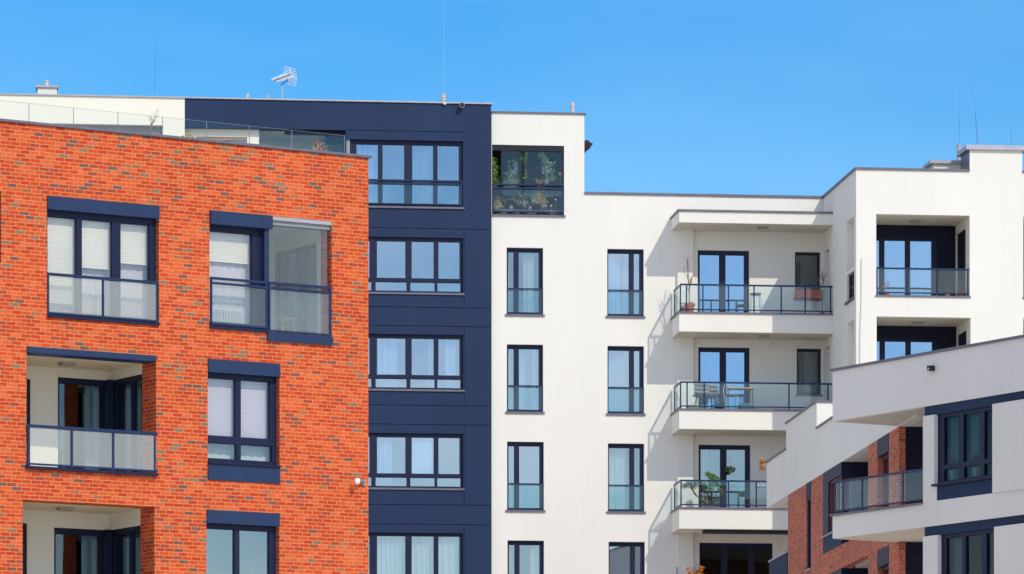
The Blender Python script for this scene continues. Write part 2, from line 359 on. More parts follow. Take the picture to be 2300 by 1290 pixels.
def railing(parent, ax, u0, u1, z0, z1, t, posts, rails=(0,), glassm='glr', low=.06, g0=.1, rw=.05, pw=.04, two=None):
    """top rail at z1; rails: drops below z1 of further rails; posts: u positions"""
    r = MB(ax); r.box(u0, u1, t-.025, t+.025, z1-rw, z1)
    for d_ in rails:
        if d_: r.box(u0, u1, t-.022, t+.022, z1-d_-.045, z1-d_)
    o = r.build('railing', 'rail', parent)
    MB(ax).box(u0, u1, t-.02, t+.02, z0+low, z0+low+.035).build('bottom_rail', 'rail', o)
    ps = sorted(posts)
    for p in ps: MB(ax).box(p-pw/2, p+pw/2, t-.018, t+.018, z0, z1-rw).build('post', 'rail', o)
    ed = [u0]+[p for p in ps if u0+.1 < p < u1-.1]+[u1]
    top = z1-rw-(max(rails) if rails else 0)
    for a, b in zip(ed, ed[1:]):
        MB(ax).box(a+pw/2+.01, b-pw/2-.01, t+.002, t+.010, z0+low+.035, top-.01).build('glass_panel', glassm, o)
    return o
def slabbox(parent, name, mat, u0, u1, t0, t1, z0, z1, ax=0, label=None):
    return MB(ax).box(u0, u1, t0, t1, z0, z1).build(name, mat, parent, label=label)

# ================================================================== the setting
def sheet(name, x0, x1, y0, y1, z, mat):
    mb = MB(); mb.quad((x0, y0, z), (x1, y0, z), (x1, y1, z), (x0, y1, z)); mb.open = True
    o = mb.build(name, mat); o['kind'] = 'structure'; return o
sheet('ground', -2500, 2500, -2500, 2500, 0, 'paving')
sheet('road', -400, 400, 20, 32, .004, 'asphalt')
pv = MB(); pv.box(-400, 400, -60, -32, 0, .12); pvo = pv.build('pavement', 'paving'); pvo['kind'] = 'structure'

FA = Frame(1250, 150.2, 96800); FB = Frame(550, 98.5, 17650); FC = Frame(2075, 117.6, -6700); FD = Frame(1722, 143.7, -1060)
FA.O = (FA.O[0], FA.O[1])

# ================================================================== white apartment building (centre and right wing)
wb = FA.root('white_apartment_building', 'white rendered apartment block with stacked glass balconies and a taller right wing', 'building')
def aw(px, d=0.): return FA.hit(px, 0, d)[0]
def az(px, py, d=0.): return FA.hit(px, py, d)[1]
aL, aStep, A0 = aw(1104), aw(1312.5), aw(1850)
zHi, zMain = az(1200, 256), az(1600, 441.5)
frenchs = []
lg = FA.rect(1105, 1267, 325, 482)
c1 = [(1138, 1220, 556, 706), (1138.5, 1220, 773.5, 925), (1139, 1221.5, 992, 1146), (1140, 1222, 1214, 1368)]
c2 = [(1364, 1446, 559, 710), (1364.5, 1446.5, 777, 929), (1365.5, 1447, 996, 1149), (1367, 1448.5, 1217, 1371)]
holes = [(aStep, 200, zMain, 60), lg]
for r_ in c1+c2: holes.append(FA.rect(*r_))
doors = [(1567, 1683, 562, 708), (1568.5, 1684, 780, 926), (1569, 1685.5, 999, 1145)]
door4 = (1571, 1736, 1219, 1380)
sidew = [(1785.5, 1842.5, 566, 671), (1789.5, 1844.5, 783, 886), (1790, 1845, 1002, 1108)]
for r_ in doors+[door4]+sidew: holes.append(FA.rect(*r_))
mb = MB(); mb.cells(aL, A0+.3, -.5, zHi, -.35, 0, holes); mb.build('wall', 'white', wb)
body = MB(); body.box(aL, aStep, -13, -9, -.5, zHi-.1); body.build('rear_wall', 'white', wb)
mb = MB(1); mb.box(-9, -.35, aStep-.3, aStep-.001, zMain-.2, zHi); mb.build('side_wall', 'white', wb)
MB().box(aL, A0, -9, -.35, zMain-.75, zMain-.45).build('roof', 'cap', wb)
MB().box(aL, aStep-.3, -9, -.35, zHi-.75, zHi-.45).build('roof', 'cap', wb)
MB().box(A0-.2, A0+30, -13, -9, -.5, zMain).build('rear_wall', 'white', wb)
slabbox(wb, 'coping', 'cap', aL-.0, aStep+.05, -.4, .045, zHi, zHi+.055)
slabbox(wb, 'coping', 'cap', aStep-.31, aStep+.045, -9, -.4, zHi, zHi+.055)
slabbox(wb, 'coping', 'cap', aStep+.002, A0+.02, -.4, .045, zMain, zMain+.07)
# French windows of the two columns
cc1 = [[(.02, .10, 'curtg'), (.50, .78, 'curtg')], [(.02, .12, 'curtg'), (.38, .55, 'curtg', 0, .96), (.74, .84, 'curtg')], [(.33, .40, 'curtc')], [(.02, .25, 'curt'), (.66, .88, 'curt')]]
cc2 = [[(.06, .40, 'curt'), (.47, .60, 'curt')], [(.02, .97, 'curtc')], [(.03, .55, 'curtg')], []]  # second row's full-width curtain stands in for a warm reflection on the pane
for col, cts, fl in ((c1, cc1, False), (c2, cc2, True)):
    for i, r_ in enumerate(col):
        a0, a1, z0, z1 = FA.rect(*r_)
        vs = [(.045, .215), (.335, .905)] if not fl else [(.035, .62), (.735, .905)]
        w = window(wb, 0, a0, a1, z0, z1, -.13, vs, [(.055, .965)], pane='glc' if (i+fl) % 3 else 'gl', room='roomb' if not (fl and i == 1) else 'rooml', curtains=cts[i], sill=.05)
        zr = lerp(z1, z0, .605 if not fl else .605)
        g = MB(); g.box(a0+.004, a1-.004, -.045, -.005, zr-.035, zr); g.box(a0+.004, a1-.004, -.04, -.01, z0+.03, z0+.07); g.box(a0+.004, a0+.03, -.04, -.012, z0+.07, zr-.035); g.box(a1-.03, a1-.004, -.04, -.012, z0+.07, zr-.035)
        ro = g.build('window_guard', 'rail', wb); MB().box(a0+.032, a1-.032, -.03, -.02, z0+.072, zr-.037).build('glass_panel', 'glr', ro)
# planted loggia at the top left
a0, a1, z0, z1 = lg
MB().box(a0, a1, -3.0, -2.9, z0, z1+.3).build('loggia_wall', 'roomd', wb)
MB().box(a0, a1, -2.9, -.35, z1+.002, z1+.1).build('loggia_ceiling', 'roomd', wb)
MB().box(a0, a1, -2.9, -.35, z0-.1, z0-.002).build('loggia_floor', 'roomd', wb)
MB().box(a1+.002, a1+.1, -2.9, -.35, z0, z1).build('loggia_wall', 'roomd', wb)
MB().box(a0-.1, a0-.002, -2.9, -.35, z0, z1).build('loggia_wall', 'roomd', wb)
fr = MB(); hh = z1-z0
fr.cells(a0, a1, z0, z1, -.14, -.03, [(a0+.02, a1-.03, z0+.04, z1-.17)]); wlg = fr.build('window', 'black', wb)
for px in (1127, 1172, 1178): MB().box(aw(px)-.02, aw(px)+.02, -.12, -.07, lerp(z0, z1, .42), z1-.17).build('mullion', 'black', wlg)
MB().box(aw(1128), aw(1171), -.10, -.09, z0+.6, z1-.17).build('pane', 'glg', wlg); MB().box(aw(1179), a1-.03, -.10, -.09, z0+.6, z1-.17).build('pane', 'glg', wlg)
railing(wb, 0, a0+.01, a1-.01, z0+.02, lerp(z1, z0, .555), .0, [a0+.03, a1-.03], rails=(0, .12), glassm='glg')
slabbox(wb, 'sill', 'cap', a0-.03, a1+.04, -.1, .05, z0-.05, z0+.003)
# balcony canopy, slabs and rails
DB = 1.6
aB = aw(1508.5)
bays = []
def az6(y): return az(1525, y, DB)
cz = (az6(474.5), az6(499.5)); MB().box(aB, A0, .002, DB, cz[1], cz[0]).build('canopy', 'white', wb)
slabbox(wb, 'coping', 'cap', aB-.05, A0-.002, .01, DB+.05, cz[0]+.001, cz[0]+.055)
MB().box(aB+.03, A0-.01, .01, DB-.03, cz[1]-.012, cz[1]-.001).build('soffit', 'soffit', wb)
floors = []
for k, (yc, yb, yr, posts) in enumerate(((703.5, 744.5, 637, (1528.5, 1542, 1579, 1636.5, 1694, 1755, 1809, 1866)),
                                      (921.0, 963.5, 856.4, (1529, 1543.5, 1582, 1772.5, 1860)), (1142.5, 1187.5, 1077.5, (1530, 1636.5, 1699, 1780, 1860)))):
    zt, zb = az6(yc), az6(yb); floors.append(zt)
    MB().box(aB, A0-.002, .002, DB, zb, zt).build('balcony_slab', 'white', wb)
    MB().box(aB+.03, A0-.01, .01, DB-.03, zb-.012, zb-.001).build('soffit', 'soffit', wb)
    slabbox(wb, 'coping', 'cap', aB-.05, A0-.004, .01, DB+.05, zt+.001, zt+.045)
    railing(wb, 0, aB+.04, A0-.01, zt+.045, az6(yr), DB-.03, [aw(p, DB) for p in posts])
    railing(wb, -1, .12, DB-.06, zt+.045, az6(yr), -(aB+.065), [.14])
pa0, pa1 = aw(1522, .13), aw(1557, .13)
for zlo, zhi in ((floors[0]+.05, cz[1]-.013), (floors[1]+.05, az6(744.5)-.013), (floors[2]+.05, az6(963.5)-.013), (-.5, az6(1187.5)-.013)):
    MB().box(pa0, pa1, .002, .13, zlo, zhi).build('pier', 'white', wb)
dc = [([(.02, .97, 'curt', 0, 1)], 'roomb', 'glc'), ([(.03, .45, 'curt'), (.55, .93, 'curtc')], 'roomd', 'gl'), ([(.1, .22, 'curtc')], 'roomd', 'gl')]
dc[0] = ([], 'roomb', 'glb'); dc[1] = ([(.03, .45, 'curt')], 'roomd', 'glb')
for i, r_ in enumerate(doors):
    a0, a1, z0, z1 = FA.rect(*r_)
    window(wb, 0, a0, a1, z0, z1, -.10, [(.045, .435), (.545, .915)], [(.06, .97)], curtains=dc[i][0], room=dc[i][1], pane=dc[i][2])
a0, a1, z0, z1 = FA.rect(*door4)
window(wb, 0, a0, a1, z0, z1, -.10, [(.02, .305), (.385, .675), (.75, .965)], [(.05, .98)], room='roomd', pane='glk')
for i, r_ in enumerate(sidew):
    a0, a1, z0, z1 = FA.rect(*r_)
    window(wb, 0, a0, a1, z0, z1, -.10, [(.05, .93)], [(.05, .96)], room='roomd', pane='gld', frame='black' if i == 0 else 'navyf', sill=.02, curtains=[(.4, .95, 'curtc')] if i == 1 else ())
# awning cassette under the lowest balcony slab
zc = az6(1187.5)-.014
ac = MB(); ac.box(aw(1580, 1.5), A0-.02, 1.25, 1.5, zc-.11, zc); ac.build('awning_cassette', 'black', wb)
MB().box(aw(1757), A0-.02, .002, .1, -.5, zc-.02).build('pier', 'white', wb)
# right wing
DW = FA.hitp(1923, 0, A0)[0]
def ww(px, d=None): return FA.hit(px, 0, DW if d is None else d)[0]
def wz(px, py, d=None): return FA.hit(px, py, DW if d is None else d)[1]
zW = wz(1923, 381); A1 = ww(2460)
log = [FA.rect(1968, 2178, 481, 663, DW), FA.rect(1969, 2180, 711, 893, DW), FA.rect(1970, 2181, 941, 1123, DW)]
logr = [(ww(2298.5), A1-1, l[2], l[3]) for l in log]
MB().cells(A0, A1, -.5, zW, DW-.3, DW, log+logr).build('wing_wall', 'white', wb)
sh = [FA.rectp(1901.5, 1918.5, 499, 612, A0), FA.rectp(1902.5, 1918.5, 619, 680, A0), FA.rectp(1903.5, 1919.5, 727.5, 905, A0), FA.rectp(1853.2, 1862.2, 565, 700, A0), FA.rectp(1853.5, 1862.5, 783, 920, A0), FA.rectp(1854, 1863, 1003, 1139, A0)]
wz0 = -.5
mb = MB(-1); mb.cells(-9, DW-.301, -.5, zW, -(A0+.3), -A0, sh); mb.build('wing_side_wall', 'white', wb)
for k in (0, 2): MB(-1).box(sh[k][0]-.2, sh[k][1]+.2, -(A0+.36), -(A0+.301), sh[k][2]-.1, sh[k][3]+.1).build('niche_panel', 'white', wb)
for k in (3, 4, 5): window(wb, -1, sh[k][0], sh[k][1], sh[k][2], sh[k][3], -(A0+.14), [(.1, .9)], [(.04, .96)], room=None, pane='glc', frame='greyp'); MB(-1).box(sh[k][0]-.2, sh[k][1]+.2, -(A0+.36), -(A0+.301), sh[k][2]-.1, sh[k][3]+.1).build('niche_panel', 'white', wb)
k = sh[1]; window(wb, -1, k[0], k[1], k[2], k[3], -(A0+.06), [(.12, .48), (.56, .88)], [(.08, .48), (.54, .92)], room='rooml', frame='black', sill=-(A0-.07), rdepth=.5, rpad=.05)
slabbox(wb, 'sill', 'black', k[0]-.15, k[1]+.02, -(A0-.002), -(A0-.06), k[2]-.06, k[2], ax=-1)
slabbox(wb, 'coping', 'cap', -9, DW-.35, -(A0+.35), -(A0-.05), zW+.001, zW+.065, ax=-1)
bx0, bx1 = ww(2178), ww(2296.5)
slabbox(wb, 'coping', 'cap', A0-.05, bx0-.002, DW-.35, DW+.05, zW+.001, zW+.065)
slabbox(wb, 'coping', 'cap', bx1+.002, A1, DW-.35, DW+.05, zW+.001, zW+.065)
MB().box(A0+.3, A1, -9, DW-.35, zW-.6, zW-.3).build('roof', 'cap', wb)
MB(1).box(-9, DW-.3, A1-.3, A1-.002, -.5, zW).build('wing_side_wall', 'white', wb)
for i, l in enumerate(log+logr):        # loggias of the wing: dark navy inner walls, glazed door, pale ceiling
    a0, a1, z0, z1 = l; bd = DW-2.1
    MB().box(a0-.3, a1+.3, bd-.3, DW-.301, z1+.002, z1+.12).build('loggia_ceiling', 'soffit', wb)
    MB().box(a0-.3, a1+.3, bd-.3, DW-.301, z0-.12, z0-.002).build('loggia_floor', 'paving', wb)
    MB(1).box(bd, DW-.301, a0-.1, a0-.002, z0, z1).build('loggia_wall', 'white', wb)
    wr = (a0+.10, lerp(a0, a1, .80), z0+.05, z1-.40)
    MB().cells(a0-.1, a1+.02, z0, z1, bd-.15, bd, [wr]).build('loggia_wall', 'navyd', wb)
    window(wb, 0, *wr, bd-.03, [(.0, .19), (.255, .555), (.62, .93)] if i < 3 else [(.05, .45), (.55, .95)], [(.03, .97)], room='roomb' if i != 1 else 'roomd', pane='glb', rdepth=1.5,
           curtains=[(.78, .92, 'curt')] if i == 0 else ([(.26, .56, 'curtc')] if i == 1 else ()))
    sw = (bd+.12, DW-.62, z0+.05, z1-.28)
    MB(-1).cells(bd, DW-.301, z0, z1, -(a1+.1), -(a1+.002), [sw]).build('loggia_wall', 'white', wb)
    MB(-1).box(sw[0], sw[1], -(a1+.09), -(a1+.04), sw[2], sw[3]).build('loggia_door', 'dark', wb)
    if i < 3: 
        zr = lerp(z1, z0, .655 if i == 0 else .655)
        railing(wb, 0, a0+.01, a1-.01, z0+.01, zr, DW-.06, [a0+.03, lerp(a0, a1, .335), lerp(a0, a1, .655), a1-.05], glassm='glr')
    else:
        railing(wb, 0, a0+.01, a1-.01, z0+.01, lerp(z1, z0, .655), DW-.06, [a0+.03], glassm='glr')
    slabbox(wb, 'sill', 'cap', a0-.02, a1+.03, DW-.12, DW+.045, z0-.04, z0+.003)
# roof blocks of the wing
zB = wz(2178, 337)
MB().cells(bx0, bx1, zW-.3, zB, DW-1.25, DW-.001, []).build('chimney', 'white', wb)
ck = MB(); ck.box(bx0-.12, bx1+.12, DW-1.35, DW+.1, zB+.001, zB+.14); ck.build('chimney_cap', 'capl', wb)
MB(-1).box(DW-1.24, DW-.02, -(bx0-.001), -(bx0-.012), zW+.07, zB-.002).build('flashing', 'cap', wb)
d2 = DW-1.6; s0, s1 = ww(2097, d2), ww(2172, d2); z2 = wz(2097, 368, d2)
MB().box(s0, s1, d2-1.0, d2, zW-.3, z2).build('chimney', 'white', wb)
MB().box(s0-.12, s1+.05, d2-1.1, d2+.1, z2+.001, z2+.10).build('chimney_cap', 'capl', wb)
pp = FA.hit(2154, 324, d2-.4); MB().lathe((pp[0], -(d2-.4), z2), [(.075, 0), (.075, pp[1]-z2), (.06, pp[1]-z2+.001)]).build('vent_pipe', 'capl', wb, smooth=False)
# vent pipe on the upper left roof
pp = FA.hit(1286, 231, -1.2); MB().lathe((pp[0], 1.2, zHi-.4), [(.068, 0), (.068, pp[1]-zHi+.26), (.08, pp[1]-zHi+.262), (.08, pp[1]-zHi+.4)]).build('vent_pipe', 'steel', wb)

# ================================================================== navy apartment building (behind the brick one)
nb = FA.root('navy_apartment_building', 'navy panel-clad apartment block with a cream upper storey behind the red brick block', 'building')
DN = .12
def nw(px, d=DN): return FA.hit(px, 0, d)[0]
def nz_(px, py, d=DN): return FA.hit(px, py, d)[1]
nL, nM, nR = nw(-120), nw(415), nw(1103)
zN = nz_(800, 229)
zband = nz_(1040, 296)
win = [FA.rect(770, 1040, 530.5, 655.5, DN), FA.rect(770, 1040, 749, 873, DN), FA.rect(770, 1040, 971.5, 1095, DN), FA.rect(770, 1040, 1195.5, 1322, DN)]
w0 = FA.rect(778, 1040, 313, 462, DN)
rec = (nM+.004, nw(776)-.0, nz_(415, 430), nz_(415, 286))
recc = (nw(118), nw(366), nz_(118, 420), nz_(118, 277))
lev = nz_(1040, 515), nz_(1040, 692)
holes = win+[w0, rec, (nL-1, nM, -1, 60)]
# backing sheet, then the cladding panels with open joints in front of it
MB().cells(nM, nR, -.5, zN, -.3, DN-.02, holes).build('wall', 'navyf', nb)
jt = []; g = .013
def hj(y, x0, x1): zz = nz_(1041, y); jt.append((nw(x0), nw(x1), zz-g, zz+g))
for y in (515, 734, 955, 1179): hj(y, 700, 1110)
for y in (692, 912, 1135): hj(y, 700, 1110)
vx = nw(1041.5)
for ya, yb in ((515, 692), (734, 912), (955, 1135), (1179, 1400)): jt.append((vx-.0, vx+.022, nz_(1041, yb), nz_(1041, ya)))
jt.append((nw(776), nw(1041), zband-.03, zband-.008)); jt.append((vx, vx+.02, nz_(1041, 314), zband))
MB().cells(nM+.002, nR, -.5, zN, DN-.019, DN, holes+jt).build('cladding', 'navy', nb)
MB().cells(nL, nM-.001, -.5, zN, -.3, DN, [recc]).build('wall', 'cream', nb)
MB(1).box(-11, -.301, nR-.3, nR-.002, zHi-.5, zN-.01).build('side_wall', 'navy', nb)
MB().box(nL, nR, -11.3, -11, -.5, zN-.01).build('rear_wall', 'cream', nb)
MB().box(nL, nR-.3, -11, -.301, zN-.7, zN-.4).build('roof', 'cap', nb)
slabbox(nb, 'coping', 'capl', nL, nR+.04, -.35, DN+.05, zN+.001, zN+.045)
slabbox(nb, 'coping', 'capl', nR-.32, nR+.04, -11.3, -.351, zN+.001, zN+.045)
# recess under the navy band: cream wall with a wooden window, then a glazed loggia
rd = -.12
a0, a1, z0, z1 = rec; am = nw(582, rd)
bw = (nw(440, rd), nw(555, rd), z0+.05, nz_(440, 306.5, rd))
MB().cells(a0-.3, am, z0, z1+.2, rd-.3, rd, [bw]).build('terrace_wall', 'cream', nb)
window(nb, 0, *bw, rd-.03, [(.04, .47), (.54, .96)], [(.06, .96)], frame='tan', pane='glc', room='rooml', rdepth=1.2, rpad=.05)
MB().box(a0, a1+.1, -2.2, -2.1, z0, z1+.3).build('loggia_wall', 'cream', nb)
MB().box(am, a1+.1, -3.1, -.3, z1+.003, z1+.1).build('loggia_ceiling', 'soffit', nb)
MB(1).box(-3.1, -.421, am-.1, am-.002, z0, z1).build('loggia_wall', 'cream', nb)
for p0, p1, gm in ((583, 633, 'glg'), (634, 679, 'glr'), (680, 746, 'glr'), (747, 775, 'glg')):
    MB().box(nw(p0), nw(p1), -.10, -.09, z0, z1-.10).build('loggia_pane', gm, nb)
for x in range(3): MB().box(nw(640), a1-.002, -.12+.03*x, -.09+.03*x, z1-.045-.05*x, z1-.006-.05*x).build('shutter_box', 'navyf', nb)
MB().box(nw(776), nw(786), -.08, DN-.03, nz_(776, 470), zband-.25).build('corner_post', 'greyp', nb)
a0, a1, z0, z1 = recc
MB().box(a0, a1, -.2, -.1, z0, z1).build('terrace_screen', 'greyp', nb)
MB().box(a0-.2, a1+.2, -2, -.301, z0, z1+.2).build('terrace_wall', 'room', nb)
# header box and the top window with its glass guard
MB().box(nw(776), vx-.002, DN-.02, DN+.03, nz_(776, 313), zband-.032).build('lintel', 'navy', nb)
a0, a1, z0, z1 = w0; W0 = a1-a0; fx = lambda p: (nw(p, 0)-a0)/W0
window(nb, 0, a0, a1, z0, z1, .02, [(fx(800), fx(850)), (fx(858.5), fx(909)), (fx(925), fx(974)), (fx(982), fx(1031.5))], [(.06, .965)], pane='glc', room='roomb', curtains=[(.05, .3, 'curt'), (.58, .74, 'curtc')], sill=DN+.05)
railing(nb, 0, a0+.01, a1-.01, z0+.01, lerp(z1, z0, .59), DN-.05, [a0+.04, a1-.04], rails=(0, .09), glassm='glr')
for i, (a0, a1, z0, z1) in enumerate(win):
    W0 = a1-a0; up = [(fx(p), fx(q)) for p, q in ((778, 831), (846, 911.5), (924, 975), (984, 1033))]
    lo = [(fx(p), fx(q)) for p, q in ((778, 835), (843, 914), (921, 977), (981.5, 1035))]
    ct = [[(.28, .3, 'curtc')], [(.30, .46, 'curt'), (.72, .77, 'curt'), (.86, .95, 'curt')], [(.28, .42, 'curt')], [(.28, .52, 'curt'), (.58, .76, 'curt'), (.8, .98, 'curt')]][i]
    hsx = [(.065, .735), (.80, .965)] if i < 3 else [(.05, .97)]
    window(nb, 0, a0, a1, z0, z1, .02, up, hsx, lower=lo if i < 3 else None, pane='glc' if i < 3 else 'gl', room='roomb' if i != 3 else 'room', curtains=ct, sill=DN+.045,
           blind=[(fx(924), fx(975), .72)] if i == 2 else None)
# roof outlets
def stack(px, ybase, ytop, r, d, mat='steel', rings=()):
    p = FA.hit(px, ytop, d); zb = zN-.35; hh = p[1]-zb
    prof = [(r, 0)]
    for q in rings: prof += [(r, hh-q-.03), (r*1.25, hh-q-.028), (r*1.25, hh-q), (r, hh-q+.002)]
    prof += [(r, hh), (r*.8, hh+.001)]
    MB().lathe((p[0], -d, zb), prof).build('vent_pipe', mat, nb)
stack(556, 216, 211, .055, -1.6); stack(600, 216, 214, .05, -1.8); stack(996, 232, 212, .085, -1.5, rings=(.16, .08, .0001))
p0 = FA.hit(84.5, 197, -1.5); p1 = FA.hit(128, 197, -1.5)
MB().box(p0[0], p1[0], .9, 1.5, zN-.35, p0[1]-.02) .build('chimney', 'white', nb) if False else None
ch = MB(); ch.box(p0[0], p1[0], -2.1, -1.5, zN-.35, p0[1]); ch.build('chimney', 'white', nb)
ch = MB(); ch.box(p0[0]-.05, p1[0]+.04, -2.16, -1.44, p0[1]+.001, p0[1]+.07); ch.build('chimney_cap', 'capl', nb)
pv_ = FA.hit(105, 181, -1.8); MB().lathe((pv_[0], 1.8, p0[1]+.06), [(.08, 0), (.08, pv_[1]-p0[1]-.14), (.065, pv_[1]-p0[1]-.12), (.08, pv_[1]-p0[1]-.1), (.08, pv_[1]-p0[1]-.06)]).build('vent_pipe', 'steel', nb)

# ================================================================== brick apartment building (left, nearest)
bb = FB.root('brick_apartment_building', 'red-orange brick apartment block with navy window surrounds and open corner loggias', 'building')
def bw_(px, d=0.): return FB.hit(px, 0, d)[0]
def bz(px, py, d=0.): return FB.hit(px, py, d)[1]
bL, bR = bw_(-330), bw_(827.5); zT = bz(827.5, 355.5)
w1 = FB.rect(105.5, 357, 440, 713); w2 = (bw_(470.5), bw_(745), bz(470, 738), bz(470.5, 473)); w2b = (bw_(598), bw_(745), bz(598, 757), bz(470, 738)+.01)
w3 = FB.rect(466.5, 628, 806, 1078); w4 = FB.rect(463.5, 627, 1145, 1417)
l1 = FB.rect(59.5, 350.5, 778, 1050); l2 = FB.rect(51, 347, 1122.5, 1395)
wleft = (bw_(-200), bw_(2.5), bz(2.5, 590), bz(2.5, 430))
MB().cells(bL, bR, -.5, zT, -.45, 0, [w1, w2, w3, w4, l1, l2, wleft]).build('wall', 'brick', bb)
MB(1).box(-14, -.451, bR-.45, bR-.001, -.5, zT).build('side_wall', 'brick', bb)
MB().box(bL, bR, -14.4, -14.001, -.5, zT).build('rear_wall', 'brick', bb)
MB().box(bL, bR-.45, -14, -.451, zT-.3, zT-.05).build('roof', 'cap', bb)
slabbox(bb, 'coping', 'cap', bL, bR+.06, -.5, .05, zT+.001, zT+.05)
slabbox(bb, 'coping', 'cap', bR-.5, bR+.06, -14.4, -.501, zT+.001, zT+.05)
MB().box(wleft[0], wleft[1], -.4, -.3, wleft[2], wleft[3]).build('shutter', 'navyf', bb)
# glass guard round the roof terrace
gd = -.6; prev = None
gt = bz(300, 225.6+300*.1039, gd); gx = [-300, -135, 65, 165, 265, 365, 464, 560, 655, 774]
gr = MB(); gr.box(bw_(-300, gd), bw_(774, gd), gd-.03, gd+.03, zT-.05, zT+.06); gro = gr.build('terrace_guard', 'capl', bb)
for p, q in zip(gx, gx[1:]): MB().box(bw_(p, gd)+.006, bw_(q, gd)-.006, gd-.006, gd+.006, zT+.06, gt).build('glass_panel', 'glt', gro)
for p in gx[1:]: MB().box(bw_(p, gd)-.004, bw_(p, gd)+.004, gd-.007, gd+.007, zT+.06, gt).build('joint', 'greyp', gro)
MB().box(bw_(-300, gd), bw_(774, gd), gd-.007, gd+.007, gt+.001, gt+.004).build('edge_trim', 'capl', gro)
# window 1 (wide, three panes)
def lint(r, y0, y1, d0=-.3, d1=.035, x1=None, name='lintel', mat='navyl', xr=None):
    x0 = xr if xr else r[0]
    MB().box(r[0]+.002, r[1]-.002, d0, d1, bz(x0, y1), bz(x0, y0)-.002).build(name, mat, bb)
a0, a1, z0, z1 = w1; MB().box(a0+.002, a1-.002, -.3, .035, bz(105.5, 469.5), z1-.002).build('lintel', 'navyl', bb)
T = -.13; zt = bz(105.5, 469.5)-.003; fx = lambda p, d=T: (bw_(p, d)-a0)/(a1-a0)
window(bb, 0, a0+.002, a1-.002, z0+.05, zt, T, [(.03, fx(172)), (fx(184), fx(252)), (fx(271), fx(336))], [(.055, .955)], pane='glw', room='rooml', rpad=.02,
       blind=[(.02, fx(176), .86), (fx(180), fx(258), .50), (fx(268), fx(340), .42)], curtains=[(.01, .97, 'curtl')])
slabbox(bb, 'sill', 'navyf', a0+.003, a1-.003, -.12, .06, z0+.002, z0+.05)
railing(bb, 0, a0+.01, a1-.01, z0+.055, bz(105.5, 612), -.02, [a0+.03, lerp(a0, a1, .5), a1-.04], glassm='gldu', rw=.055, low=.02)
# window 2 and glazed loggia
a0, a1, z0, z1 = w2; am = bw_(604); al = bw_(609)
zl = bz(470.5, 503); MB().box(a0+.002, al, -.3, .07, zl, z1-.002).build('lintel', 'navyl', bb)
fx = lambda p, d=T: (bw_(p, d)-a0)/(am-a0)
window(bb, 0, a0+.002, am-.1, z0+.09, zl-.003, T, [(.04, fx(566)*(am-a0)/(am-.1-a0))], [(.055, .965)], pane='glw', room='rooml', rpad=.02, blind=[(.02, .86, .34)], curtains=[(.01, .90, 'curtl')])
MB(1).box(-2.4, .0, am-.1, am-.002, z0+.002, zl-.003).build('loggia_wall', 'navyl', bb)
MB().box(al+.002, a1-.002, -.28, -.06, z1-.16, z1-.003).build('blind_cassette', 'greyp', bb); MB().box(al+.002, a1-.002, -.05, -.0, z1-.075, z1-.003).build('blind_cassette', 'capl', bb)
LD = -2.4
MB().box(am, a1+.0, LD, -.452, z1+.002, z1+.1).build('loggia_ceiling', 'cream', bb)
MB().box(am, a1+.0, LD, -.452, z0-.12, z0-.002).build('loggia_floor', 'paving', bb)
zls = FB.hitp(720, 543, a1)[1]
MB().box(am-.1, a1+.3, LD-.2, LD-.002, z0-.1, z1+.2).build('loggia_wall', 'cream', bb)
lw = (LD+.02, -.62, z0+.05, zls)
MB(-1).cells(LD, -.453, z0-.1, z1+.1, -(a1+.14), -(a1+.001), [lw]).build('loggia_wall', 'cream', bb)
window(bb, -1, *lw, -(a1+.01), [(.03, .14), (.22, .58), (.66, .97)], [(.03, .97)], frame='tan', pane='glc', room='rooml', rpad=.02, rdepth=.5, curtains=[(.01, .99, 'curtb')])
MB().box(am+.06, bw_(674)-.003, -.10, -.09, z0+.1, z1-.16).build('loggia_pane', 'glf', bb); MB().box(bw_(674)+.003, a1-.05, -.10, -.09, z0+.1, z1-.16).build('loggia_pane', 'glf', bb)
zt_ = bz(470.5, 622); zt2 = z0+.03
railing(bb, 0, a0+.01, am-.04, z0+.07, zt_, .015, [a0+.03, am-.07], rails=(0, .10), glassm='glf', rw=.05, low=.01)
railing(bb, 0, am-.03, a1-.01, z0+.02, zt_-.0, .015, [am+.0, a1-.05], rails=(0, .10), glassm='glf', rw=.05, low=.01)
slabbox(bb, 'sill', 'navyf', a0+.003, am-.045, -.12, .05, z0+.002, z0+.06)
MB().box(am-.05, a1+.0, .002, .06, z0-.16, z0+.015).build('fascia', 'navyl', bb)
# windows 3 and 4
for i, (r_, x0) in enumerate(((w3, 466.5), (w4, 463.5))):
    a0, a1, z0, z1 = r_; y0 = (806, 1145)[i]
    zl = bz(x0, y0+29.5); MB().box(a0+.002, a1-.002, -.3, .035, zl, z1-.002).build('lintel', 'navyl', bb)
    fx = lambda p: (bw_(p, T)-a0)/(a1-a0); zp = bz(x0, y0+231)
    up = [(.025, fx(529-2*i)), (fx(541-3*i), fx(606-1*i))]; lo = [(.025, fx(531-2*i)), (fx(541-2*i), fx(611-i))]
    window(bb, 0, a0+.002, a1-.002, zp+.0, zl-.003, T, up, [(.05, .70), (.775, .955)], lower=lo, pane='glw' if i == 0 else 'gl', room='rooml' if i == 0 else 'roomb', rpad=.02, blind=[(.01, .96, .74)] if i == 0 else None, bmat='blindl', curtains=[(.01, .97, 'curtb')] if i == 0 else ())
    MB().box(a0+.002, a1-.002, -.3, .03, z0+.002, zp-.04).build('sill_panel', 'navyl', bb); slabbox(bb, 'sill', 'navyf', a0+.003, a1-.003, -.12, .07, zp-.039, zp-.002)
